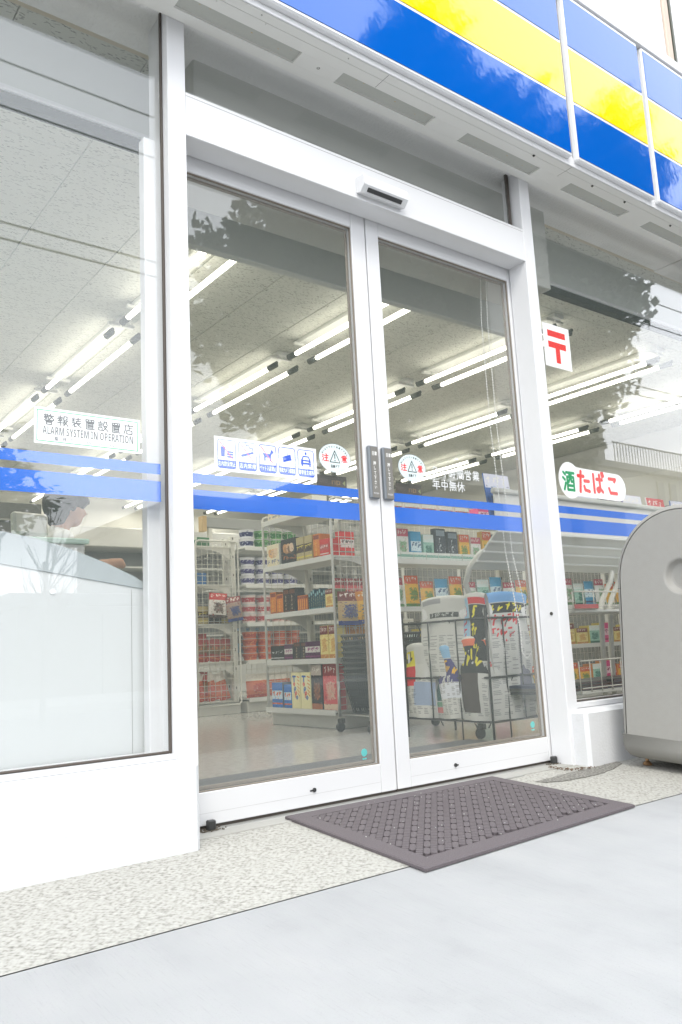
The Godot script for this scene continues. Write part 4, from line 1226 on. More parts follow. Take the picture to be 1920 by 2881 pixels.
func gondolas() -> void:
	var W := Color(0.93, 0.92, 0.88)
	var L := -PI / 2                                        # facing the aisle, towards -x
	end_unit("end_shelf", "white end shelf of snacks with wire grid sides behind the door", 3.12, -2.07, -2.88)
	run_unit("wall_shelf", "white shelf run of toiletries behind the newspaper stand", 3.54, 6.95, -2.16)
	end_unit("end_shelf", "white end shelf with hanging salami packs further in the shop", 3.20, -4.10, -4.90)
	run_unit("wall_shelf", "white shelf run stacked with noodle cups further in the shop", 3.665, 5.60, -4.06)
	var hb := thing("header_board", "long grey header board with a wooden end over the noodle shelves", "board", Vector3(4.2, 1.53, -4.5))
	span(hb, "board", mat("header grey", lin(0.33, 0.33, 0.32), 0.6), Vector3(3.515, 1.648, -4.53), Vector3(5.6, 1.742, -4.47), 0.003)
	span(hb, "wood_end", mat("end wood", lin(0.52, 0.36, 0.17), 0.5), Vector3(3.468, 1.608, -4.54), Vector3(3.514, 1.75, -4.46), 0.003)
	span(hb, "board_support", M["shelf white"], Vector3(3.54, 1.5125, -4.52), Vector3(3.58, 1.6475, -4.48), 0.002)
	span(hb, "board_support", M["shelf white"], Vector3(5.5, 1.515, -4.52), Vector3(5.54, 1.6475, -4.48), 0.002)
	# near end shelf, from the top shelf down; items stand at x 3.14 and face the aisle
	var X := 3.135
	var box := func(lbl: String, z: float, w: float, h: float, d: float, y: float, side: Color, face: Material, grp := "", cat := "snack box") -> void:
		carton("snack_box", lbl, cat, Vector3(w, h, d), side, face, Vector3(X + d / 2, y + 0.0005, z), L, grp)
	var f_cream := art("cream pack", Color(0.92, 0.88, 0.76), Color(0.86, 0.66, 0.44), Color(0.20, 0.30, 0.55), 2, 1)
	var f_black := art("black pack", Color(0.07, 0.06, 0.06), Color(0.80, 0.58, 0.38), Color(0.75, 0.45, 0.2), 2, 2)
	var f_gold := art("gold pack", Color(0.72, 0.66, 0.48), Color(0.26, 0.17, 0.10), Color(0.87, 0.80, 0.35), 1, 3)
	var f_orange := art("orange pack", Color(0.86, 0.50, 0.16), Color(0.55, 0.22, 0.10), Color(0.95, 0.8, 0.3), 3, 4)
	var f_red := art("red pack", Color(0.82, 0.13, 0.12), Color(0.72, 0.30, 0.28), Color(0.95, 0.9, 0.88), 1, 5)
	var f_choc := art("brown pack", Color(0.14, 0.07, 0.05), Color(0.40, 0.22, 0.12), Color(0.85, 0.75, 0.6), 3, 6)
	var f_teal := art("teal pack", Color(0.10, 0.28, 0.34), Color(0.55, 0.70, 0.72), Color(0.9, 0.85, 0.6), 3, 7)
	var f_purp := art("purple pack", Color(0.30, 0.08, 0.26), Color(0.86, 0.84, 0.82), Color(0.55, 0.2, 0.45), 1, 8)
	var f_yell := art("yellow pack", Color(0.93, 0.86, 0.55), Color(0.45, 0.10, 0.06), Color(0.80, 0.56, 0.25), 0, 9)
	var f_pink := art("pink pack", Color(0.85, 0.33, 0.34), Color(0.55, 0.08, 0.10), Color(0.9, 0.8, 0.7), 0, 10)
	var f_blue := art("blue pack", Color(0.16, 0.45, 0.78), Color(0.85, 0.92, 0.97), Color(0.9, 0.4, 0.2), 1, 11)
	var y := 1.09
	box.call("cream snack box with biscuit picture on the upper end shelf", -2.78, 0.17, 0.16, 0.10, y, W, f_cream)
	box.call("black snack box with biscuit picture on the upper end shelf", -2.585, 0.18, 0.175, 0.10, y, Color(0.08, 0.07, 0.07), f_black)
	for i in 2: box.call("brown and gold upright box on the upper end shelf", -2.44 + 0.098 * i, 0.092, 0.165, 0.09, y, Color(0.7, 0.64, 0.45), f_gold, "brown and gold boxes")
	box.call("orange upright box on the upper end shelf", -2.25, 0.07, 0.16, 0.09, y, Color(0.85, 0.5, 0.15), f_orange)
	box.call("small red box on the upper end shelf", -2.165, 0.095, 0.115, 0.10, y, Color(0.8, 0.14, 0.12), f_red)
	carton("snack_box", "bright red triangular front box at the grid corner", "snack box", Vector3(0.12, 0.16, 0.05), Color(0.85, 0.1, 0.08), art("bright red pack", Color(0.88, 0.10, 0.08), Color(0.95, 0.9, 0.88), Color(0.15, 0.1, 0.1), 1, 12), Vector3(3.27, y + 0.0005, -2.115), 0.0)
	y = 1.42
	for i in 3: box.call("pale pack under the top of the end shelf", -2.75 + 0.2 * i, 0.16, 0.10, 0.12, y, W, f_cream, "pale packs on the top end shelf")
	y = 0.756
	for i in 2: box.call("yellow and brown sweets box on the middle end shelf", -2.80 + 0.085 * i, 0.08, 0.155 - 0.02 * i, 0.08, y, Color(0.55, 0.33, 0.1), f_orange, "yellow and brown sweets boxes")
	for i in 2: box.call("dark chocolate box on the middle end shelf", -2.635 + 0.075 * i, 0.07, 0.165, 0.08, y, Color(0.13, 0.07, 0.05), f_choc, "dark chocolate boxes")
	for i in 5: box.call("slim orange brown stick pack on the middle end shelf", -2.485 + 0.024 * i, 0.021, 0.105, 0.06, y, Color(0.62, 0.33, 0.15), f_orange, "slim orange stick packs")
	for i in 8: box.call("slim teal stick pack on the middle end shelf", -2.355 + 0.024 * i, 0.021, 0.11 + 0.012 * (i % 3), 0.06, y, Color(0.12, 0.28, 0.33), f_teal, "slim teal stick packs")
	box.call("green and yellow sweets tray box on the middle end shelf", -2.135, 0.105, 0.12, 0.10, y, Color(0.45, 0.5, 0.3), f_yell)
	y = 0.435
	box.call("black sweets box with white lettering on the lower end shelf", -2.77, 0.16, 0.10, 0.10, y, Color(0.06, 0.06, 0.06), art("black white pack", Color(0.06, 0.06, 0.06), Color(0.12, 0.12, 0.12), Color(0.9, 0.9, 0.9), 1, 13))
	box.call("dark box with mauve band on the lower end shelf", -2.63, 0.10, 0.105, 0.09, y, Color(0.10, 0.08, 0.09), f_purp)
	for i in 2: box.call("dark brown chocolate box on the lower end shelf", -2.525 + 0.085 * i, 0.08, 0.115, 0.09, y, Color(0.08, 0.05, 0.05), f_choc, "dark brown chocolate boxes")
	box.call("purple and white sweets box on the lower end shelf", -2.345, 0.16, 0.115, 0.09, y, Color(0.3, 0.1, 0.25), f_purp)
	for i in 2: box.call("tall yellow biscuit box on the lower end shelf", -2.21 + 0.095 * i, 0.088, 0.21, 0.07, y, Color(0.9, 0.82, 0.5), f_yell, "tall yellow biscuit boxes")
	y = 0.115
	X = 3.11
	box.call("grey blue tub pack on the bottom end shelf", -2.79, 0.13, 0.17, 0.10, y, Color(0.5, 0.53, 0.58), f_blue)
	box.call("bright blue drink pack on the bottom end shelf", -2.66, 0.085, 0.155, 0.07, y, Color(0.15, 0.45, 0.8), f_blue)
	var timg := blank(96, 192, Color(0.95, 0.92, 0.72))
	var tcol := [Color(0.12, 0.35, 0.7), Color(0.85, 0.25, 0.2), Color(0.12, 0.35, 0.7), Color(0.85, 0.25, 0.2)]
	line(timg, [Vector2(16, 20), Vector2(46, 20)], 10, tcol[0]); line(timg, [Vector2(30, 20), Vector2(30, 52)], 11, tcol[0])
	for i in 4:
		var c := Vector2(30 + 9 * i, 62 + 24 * i)
		line(timg, [c + Vector2(-9, 0), c + Vector2(0, -9), c + Vector2(9, 0), c + Vector2(0, 9), c + Vector2(-9, 0)], 7, tcol[(i + 1) % 4])
		if i == 1 or i == 2: line(timg, [c + Vector2(-9, 0), c + Vector2(-9, 22)], 7, tcol[(i + 1) % 4])
	for i in 6: line(timg, [Vector2(66 + 3 * (i % 2), 20 + 18 * i), Vector2(86, 26 + 20 * i)], 6, Color(0.85, 0.55, 0.2))
	var f_top := printed("stick biscuit print", timg, 0.4)
	for i in 2: box.call("cream stick biscuit box with blue and red letters on the bottom end shelf", -2.555 + 0.115 * i, 0.11, 0.235, 0.05, y, Color(0.93, 0.9, 0.7), f_top, "cream stick biscuit boxes")
	box.call("tall dark cereal box on the bottom end shelf", -2.315, 0.125, 0.285, 0.07, y, Color(0.1, 0.08, 0.08), art("dark cereal", Color(0.12, 0.08, 0.09), Color(0.75, 0.7, 0.66), Color(0.7, 0.4, 0.2), 0, 14))
	box.call("tall red cereal box on the bottom end shelf", -2.165, 0.15, 0.285, 0.07, y, Color(0.85, 0.35, 0.36), f_pink)
	# hanging snack packs on the grids
	var f_sal := art("salami bag", Color(0.86, 0.84, 0.82), Color(0.72, 0.12, 0.10), Color(0.25, 0.16, 0.12), 0, 15)
	var f_squid := art("squid bag", Color(0.62, 0.52, 0.46), Color(0.50, 0.16, 0.14), Color(0.12, 0.2, 0.5), 0, 16)
	var f_alm := art("almond bag", Color(0.78, 0.66, 0.46), Color(0.45, 0.13, 0.10), Color(0.16, 0.22, 0.55), 0, 17)
	var f_yel := art("yellow snack bag", Color(0.92, 0.70, 0.20), Color(0.82, 0.52, 0.12), Color(0.16, 0.22, 0.55), 0, 18)
	bag("snack_bag", "white and red salami bag hanging on the further grid", "snack bag", Vector3(0.17, 0.21, 0.05), f_sal, at(612, 1712, -4.05) + Vector3(0, -0.08, 0), Vector3(0, 0, -0.06))
	bag("snack_bag", "brown dried squid bag hanging on the further grid", "snack bag", Vector3(0.15, 0.21, 0.06), f_squid, at(662, 1718, -4.05) + Vector3(0, -0.09, 0.01), Vector3(0, 0, 0.14))
	bag("snack_bag", "almond snack bag hanging on the near grid", "snack bag", Vector3(0.18, 0.215, 0.05), f_alm, at(983, 1708, -2.03) + Vector3(0, -0.115, 0), Vector3.ZERO)
	bag("snack_bag", "yellow snack bag hanging on the near grid", "snack bag", Vector3(0.15, 0.21, 0.05), f_yel, at(1030, 1705, -2.03) + Vector3(0, -0.11, 0.012), Vector3(0, 0, 0.1))
	# noodle cups on the further run
	var b_green := bowl_print("green bowl", Color(0.42, 0.62, 0.38), Color(0.20, 0.45, 0.22), Color(0.85, 0.9, 0.8))
	var b_navy := bowl_print("navy bowl", Color(0.86, 0.86, 0.88), Color(0.12, 0.13, 0.35), Color(0.85, 0.85, 0.9))
	var b_purple := bowl_print("purple bowl", Color(0.88, 0.88, 0.9), Color(0.25, 0.22, 0.45), Color(0.9, 0.9, 0.92))
	var b_red := bowl_print("red bowl", Color(0.90, 0.84, 0.82), Color(0.70, 0.20, 0.22), Color(0.95, 0.9, 0.88))
	var b_orange := bowl_print("orange bowl", Color(0.82, 0.42, 0.28), Color(0.70, 0.24, 0.12), Color(0.95, 0.75, 0.5))
	var lidw := mat("foil lid", lin(0.6, 0.6, 0.62), 0.35)
	for e in [[1.42, b_green, 3, "green noodle cup on the top shelf of the noodle run", "green noodle cups", 0.0], [1.09, b_purple, 3, "white noodle cup with purple band on the second shelf", "purple banded noodle cups", 0.0], [0.756, b_red, 3, "white noodle cup with red band on the middle shelf", "red banded noodle cups", 0.0], [0.435, b_orange, 4, "orange noodle bowl stacked on the lower shelf", "orange noodle bowls", 0.0]]:
		var r := 0.07
		var h := 0.082 if e[2] == 3 else 0.062
		for c in 4:
			for k in e[2]:
				if e[0] > 1.4 and k > 1: continue
				var m: Material = e[1]
				if e[0] > 1.4 and c < 1: m = b_navy
				cup(e[3] if m != b_navy else "navy and white noodle cup on the top shelf", r, h, m, lidw, Vector3(3.745 + 0.152 * c, e[0] + 0.0008 + h * k, -4.16), e[4] if m != b_navy else "navy noodle cups")
	var pet := mat("pet plastic", Color(0.82, 0.9, 0.95, 0.25), 0.08)
	pet.transparency = BaseMaterial3D.TRANSPARENCY_ALPHA
	for i in 4:
		var bo := thing("water_bottle", "clear water bottle with blue label behind the orange bowls", "bottle", Vector3(3.73 + 0.1 * i, 0.436, -4.33), 0.0, "clear water bottles")
		part(bo, "bottle", lathe([Vector2(0, 0), Vector2(0.036, 0.0), Vector2(0.038, 0.18), Vector2(0.034, 0.215), Vector2(0.014, 0.255), Vector2(0.014, 0.275), Vector2(0, 0.275)], 14), pet)
		part(bo, "label", lathe([Vector2(0.0385, 0.07), Vector2(0.0388, 0.15)], 14), mat("bottle label", lin(0.25, 0.42, 0.62), 0.4))
		part(bo, "cap", lathe([Vector2(0.0155, 0.262), Vector2(0.0155, 0.284), Vector2(0, 0.285)], 10), mat("bottle cap", lin(0.35, 0.5, 0.7), 0.4))
	var f_ram := art("noodle multipack", Color(0.80, 0.42, 0.28), Color(0.88, 0.86, 0.82), Color(0.72, 0.22, 0.14), 0, 19)
	for i in 5:
		bag("noodle_pack", "orange noodle multipack on the bottom shelf of the noodle run", "noodle pack", Vector3(0.22, 0.2, 0.11), f_ram, Vector3(3.80 + 0.235 * i, 0.117, -4.14), Vector3(-0.06, 0, 0), "orange noodle multipacks")
	# further end shelf: leaning bags of noodles, tins above
	var f_noo := art("red noodle bag", Color(0.62, 0.16, 0.13), Color(0.45, 0.32, 0.15), Color(0.75, 0.42, 0.2), 1, 20)
	for row in [0.115, 0.435]:
		for i in 6:
			bag("noodle_bag", "red noodle bag leaning on the " + ("bottom" if row < 0.2 else "lower") + " shelf behind the further grid", "noodle bag", Vector3(0.13, 0.24, 0.045), f_noo, Vector3(3.30 + 0.018 * (i % 2), row + 0.004, -4.18 - 0.11 * i), Vector3(0, L, 0) + Vector3(0, 0, 0.0), "red noodle bags on the " + ("bottom" if row < 0.2 else "lower") + " shelf")
	for i in 5:
		carton("soup_box", "blue and white soup box behind the further grid", "soup box", Vector3(0.10, 0.10, 0.10), Color(0.25, 0.42, 0.62), f_blue, Vector3(3.27, 1.0905, -4.18 - 0.13 * i), L, "blue and white soup boxes")
		carton("soup_box", "dark boxed soup behind the further grid", "soup box", Vector3(0.10, 0.12, 0.12), Color(0.2, 0.15, 0.12), f_choc, Vector3(3.30, 0.7565, -4.2 - 0.13 * i), L, "dark boxed soups")
		carton("tea_box", "green striped tea box on top behind the further grid", "tea box", Vector3(0.12, 0.075, 0.12), Color(0.25, 0.45, 0.3), art("green stripe", Color(0.85, 0.88, 0.82), Color(0.2, 0.45, 0.3), Color(0.2, 0.45, 0.3), 1, 21), Vector3(3.29, 1.4205, -4.18 - 0.135 * i), L, "green striped tea boxes")
	# packs turned to the grids at the unit ends
	for i in 3:
		bag("noodle_bag", "brown noodle bag standing against the further grid, bottom shelf", "noodle bag", Vector3(0.105, 0.235, 0.04), f_ram, Vector3(3.27 + 0.108 * i, 0.118, -4.145), Vector3(-0.12, 0, 0.25), "brown noodle bags against the further grid, bottom shelf")
		bag("noodle_bag", "crimson noodle bag standing against the further grid, lower shelf", "noodle bag", Vector3(0.105, 0.2, 0.04), f_noo, Vector3(3.27 + 0.108 * i, 0.438, -4.145), Vector3(-0.12, 0, -0.2), "crimson noodle bags against the further grid, lower shelf")
		carton("soup_box", "grey brown soup box against the further grid, middle shelf", "soup box", Vector3(0.1, 0.15, 0.05), Color(0.42, 0.38, 0.33), f_choc if i % 2 else f_gold, Vector3(3.28 + 0.11 * i, 0.7565, -4.15), 0.0, "grey brown soup boxes against the further grid")
		bag("snack_bag", "yellow snack bag against the near grid, lower shelf", "snack bag", Vector3(0.10, 0.21, 0.04), f_yel, Vector3(3.21 + 0.105 * i, 0.437, -2.115), Vector3(-0.08, 0, 0), "yellow snack bags against the near grid")
		bag("snack_bag", "maroon snack bag against the near grid, upper shelf", "snack bag", Vector3(0.10, 0.19, 0.04), f_pink, Vector3(3.21 + 0.105 * i, 0.758, -2.115), Vector3(-0.08, 0, 0), "maroon snack bags against the near grid")
	# toiletries on the run behind the newspaper stand
	var f_bl2 := art("light blue blister", Color(0.24, 0.62, 0.80), Color(0.85, 0.92, 0.95), Color(0.1, 0.25, 0.45), 1, 22)
	var f_gr := art("mint blister", Color(0.62, 0.80, 0.74), Color(0.9, 0.95, 0.93), Color(0.15, 0.4, 0.35), 0, 23)
	var f_gry := art("grey blister", Color(0.20, 0.24, 0.28), Color(0.55, 0.6, 0.64), Color(0.85, 0.87, 0.88), 3, 24)
	var f_or2 := art("orange hang pack", Color(0.93, 0.72, 0.22), Color(0.85, 0.35, 0.15), Color(0.3, 0.5, 0.25), 0, 25)
	var f_wht := art("white hang pack", Color(0.90, 0.90, 0.88), Color(0.75, 0.30, 0.38), Color(0.35, 0.55, 0.35), 0, 26)
	var zf := -2.26
	var kinds := [[f_bl2, "light blue", Color(0.24, 0.6, 0.8)], [f_gr, "mint green", Color(0.6, 0.78, 0.72)], [f_gry, "dark grey", Color(0.2, 0.24, 0.28)], [f_or2, "orange yellow", Color(0.9, 0.7, 0.25)], [f_wht, "white", Color(0.88, 0.88, 0.86)]]
	var x := 3.64
	var i := 0
	while x < 6.85:
		var e: Array = kinds[[0, 1, 4, 0, 1, 2, 2, 3, 4, 3, 2, 0][i % 12]]
		carton("toiletry_pack", e[1] + " toiletry pack on the upper toiletry shelf", "toiletry", Vector3(0.105, 0.20 + 0.05 * ((i * 7) % 4) / 3.0, 0.05), e[2], e[0], Vector3(x, 1.0908, zf), 0.0, e[1] + " toiletry packs")
		x += 0.125
		i += 1
	x = 3.62
	while x < 6.85:
		carton("tissue_box", "low white box with green edge along the upper toiletry shelf front", "tissue box", Vector3(0.115, 0.055, 0.055), Color(0.88, 0.90, 0.88), art("tissue", Color(0.9, 0.92, 0.9), Color(0.45, 0.68, 0.6), Color(0.8, 0.85, 0.83), 1, 27), Vector3(x, 1.0908, -2.195), 0.0, "low white boxes on the toiletry shelf")
		x += 0.122
	x = 3.66
	i = 0
	while x < 6.85:
		var e: Array = kinds[[0, 4, 3, 3, 0, 3, 4, 1][i % 8]]
		bag("refill_bag", e[1] + " refill pouch on the middle toiletry shelf", "refill pouch", Vector3(0.13, 0.19 + 0.02 * (i % 3), 0.06), e[0], Vector3(x, 0.7575, -2.24), Vector3(-0.05, 0, 0), e[1] + " refill pouches")
		x += 0.148
		i += 1
	var f_pk := art("magenta box", Color(0.85, 0.22, 0.50), Color(0.95, 0.8, 0.85), Color(0.5, 0.1, 0.3), 1, 28)
	for j in 4: carton("toiletry_box", "magenta box stacked on top of the toiletry run", "toiletry", Vector3(0.17, 0.10, 0.10), Color(0.85, 0.25, 0.5), f_pk, Vector3(4.75 + 0.18 * j, 1.4205, -2.25), 0.0, "magenta boxes on the toiletry run")
	for j in 5: carton("toiletry_box", "red topped white box on top of the toiletry run", "toiletry", Vector3(0.14, 0.085, 0.10), Color(0.85, 0.82, 0.8), art("red top", Color(0.9, 0.9, 0.88), Color(0.8, 0.15, 0.15), Color(0.3, 0.6, 0.35), 1, 29), Vector3(3.80 + 0.17 * j, 1.4205, -2.25), 0.0, "red topped boxes on the toiletry run")
	for e in [[0.435, f_yell, "yellow household box on the lower toiletry shelf", Color(0.9, 0.82, 0.4)], [0.115, f_or2, "orange household box on the bottom toiletry shelf", Color(0.9, 0.6, 0.3)]]:
		for j in 18: carton("household_box", e[2], "household box", Vector3(0.15, 0.13 + 0.02 * (j % 3), 0.10), e[3], [e[1], f_gr, f_pk, e[1]][j % 4], Vector3(3.68 + 0.175 * j, e[0] + 0.0006, -2.23), 0.0, e[2].replace("box", "boxes"))

func baskets() -> void:
	var dk := mat("basket grey", lin(0.045, 0.048, 0.046), 0.5)
	var s := st()
	var top := Vector2(0.15, 0.22)
	var bot := Vector2(0.115, 0.185)
	var h := 0.20
	tube(s, [Vector3(-top.x, h, -top.y), Vector3(top.x, h, -top.y), Vector3(top.x, h, top.y), Vector3(-top.x, h, top.y)], 0.008, 6, true)
	tube(s, [Vector3(-bot.x, 0.004, -bot.y), Vector3(bot.x, 0.004, -bot.y), Vector3(bot.x, 0.004, bot.y), Vector3(-bot.x, 0.004, bot.y)], 0.005, 6, true)
	var wall := st()
	for side in 4:
		var n := 14 if side % 2 else 20
		for i in n + 1:
			var t := lerpf(-0.98, 0.98, float(i) / n)
			var a: Vector3
			var b: Vector3
			match side:
				0: a = Vector3(top.x, h, t * top.y); b = Vector3(bot.x, 0.004, t * bot.y)
				1: a = Vector3(t * top.x, h, top.y); b = Vector3(t * bot.x, 0.004, bot.y)
				2: a = Vector3(-top.x, h, t * top.y); b = Vector3(-bot.x, 0.004, t * bot.y)
				3: a = Vector3(t * top.x, h, -top.y); b = Vector3(t * bot.x, 0.004, -bot.y)
			tube(wall, [a, b], 0.0034, 4)
		for y in [0.05, 0.10, 0.15]:
			var m := bot.lerp(top, y / h)
			tube(wall, [Vector3(-m.x, y, -m.y), Vector3(m.x, y, -m.y), Vector3(m.x, y, m.y), Vector3(-m.x, y, m.y)], 0.003, 4, true)
	var floor_ := st()
	bx(floor_, Vector3(0, 0.004, 0), Vector3(bot.x * 2, 0.005, bot.y * 2))
	var rim := done(s, true)
	var wm := done(wall, true)
	var fm := done(floor_)
	for i in 9:
		var o := thing("shopping_basket", "dark grey shopping basket nested in the stack beside the snack grid", "basket", Vector3(3.30, 0.105 + 0.033 * i, -1.80), PI / 2, "dark grey nested shopping baskets")
		part(o, "rim", rim, dk); part(o, "wall", wm, dk); part(o, "bottom", fm, dk)
	var c := thing("basket_cart", "low wheeled frame carrying the stacked shopping baskets", "basket cart", Vector3(3.30, 0, -1.80))
	var t := st()
	tube(t, [Vector3(-0.24, 0.098, -0.15), Vector3(0.24, 0.098, -0.15), Vector3(0.24, 0.098, 0.15), Vector3(-0.24, 0.098, 0.15)], 0.006, 6, true)
	tube(t, [Vector3(-0.26, 0.09, 0.15), Vector3(-0.26, 0.30, 0.15)], 0.009, 8)
	tube(t, [Vector3(-0.26, 0.09, -0.15), Vector3(-0.26, 0.30, -0.15)], 0.009, 8)
	tube(t, [Vector3(-0.25, 0.19, 0.17), Vector3(0.25, 0.19, 0.17)], 0.008, 6)
	part(c, "frame", done(t, true), M["steel"])
	for p in [[-0.26, 0.15], [-0.26, -0.15], [0.24, 0.15], [0.24, -0.15]]:
		caster(c, Vector3(p[0], 0, p[1]))

func caster(parent: Node3D, p: Vector3) -> void:
	var w := part(parent, "caster", lathe([Vector2(0, -0.012), Vector2(0.026, -0.012), Vector2(0.03, -0.006), Vector2(0.03, 0.006), Vector2(0.026, 0.012), Vector2(0, 0.012)], 16), M["dark plastic"], p + Vector3(0, 0.031, 0), Vector3(PI / 2, 0, 0))
	var f := st()
	bx(f, Vector3(0, 0.014, -0.035), Vector3(0.03, 0.036, 0.03), 0.003)
	bx(f, Vector3(0, -0.014, -0.02), Vector3(0.02, 0.003, 0.05), 0.001)
	part(w, "fork", done(f), M["dark metal"])

# ---- newspaper stand: black wire corner rack on the floor behind the right leaf
func paper_mesh(w: float, h: float, d: float) -> ArrayMesh:      # folded bundle, rolled over at the top; u across, v down the front
	var key := "paper%s %s %s" % [w, h, d]
	if meshes.has(key): return meshes[key]
	var prof := []
	for i in 7: prof.append([Vector2(d * 0.5 + 0.006 * sin(i * 0.9), h * i / 6.0 * 0.92), 1.0 - i / 6.0 * 0.92])
	for i in range(1, 7): prof.append([Vector2(cos(PI * i / 6) * d * 0.5, h * 0.92 + sin(PI * i / 6) * h * 0.08), 0.08 - 0.013 * i])
	for i in range(1, 7): prof.append([Vector2(-d * 0.5, h * 0.92 * (1 - i / 6.0)), 0.02])
	var s := st()
	s.set_smooth_group(1)
	var n := 8
	for i in prof.size() - 1:
		for k in n:
			var c := []
			for e in [[i, k], [i, k + 1], [i + 1, k + 1], [i + 1, k]]:
				var u: float = float(e[1]) / n
				var p: Vector2 = prof[e[0]][0]
				c.append([Vector3((u - 0.5) * w, p.y - 0.012 * pow(2 * u - 1, 2) * (p.y / h), p.x + 0.018 * sin(PI * u) - 0.006 * sin(u * 9.0 + p.y * 20.0)), Vector2(u, prof[e[0]][1])])
			var a: Vector2 = prof[i][0]
			var b: Vector2 = prof[i + 1][0]
			var out := Vector3(0, -(b.x - a.x), b.y - a.y)
			for t in [[0, 1, 2], [0, 2, 3]]:
				var q := [c[t[0]], c[t[1]], c[t[2]]]
				if Plane(q[0][0], q[1][0], q[2][0]).normal.dot(out) < 0: q = [q[0], q[2], q[1]]
				for v in q:
					s.set_uv(v[1]); s.add_vertex(v[0])
	s.generate_normals()
	meshes[key] = s.commit()
	return meshes[key]

func news(key: String, bands: Array, head: Array, sd: int) -> StandardMaterial3D:
	var r := RandomNumberGenerator.new()
	r.seed = sd
	var img := blank(128, 192, Color(0.80, 0.80, 0.78))
	for b in bands: img.fill_rect(Rect2i(b[0], b[1], b[2], b[3]), b[4])
	for hd in head:                                        # heavy headline strokes: x, y, letter size, count, down?, colour
		for i in hd[3]:
			var o: Vector2 = Vector2(hd[0], hd[1]) + (Vector2(0, hd[2] * 1.1) if hd[4] else Vector2(hd[2] * 1.1, 0)) * i
			var q: float = hd[2]
			for k in 4 + r.randi() % 3:
				var u := Vector2(r.randf(), r.randf())
				line(img, [o + u * q * 0.8, o + (u * 0.6 + (Vector2(0.4, 0) if k % 2 else Vector2(0.0, 0.4))) * q], q * r.randf_range(0.12, 0.2), hd[5])
	for c in 5:                                            # columns of small print
		for y in 22:
			if r.randf() < 0.3: continue
			var p := Vector2i(6 + c * 25, 96 + y * 4)
			var col := img.get_pixel(mini(p.x, 127), mini(p.y, 191))
			if col.r > 0.7 and col.g > 0.7: line(img, [Vector2(p), Vector2(p) + Vector2(r.randf_range(10, 20), 0)], 1.2, Color(0.45, 0.45, 0.45))
	return printed(key, img, 0.85)

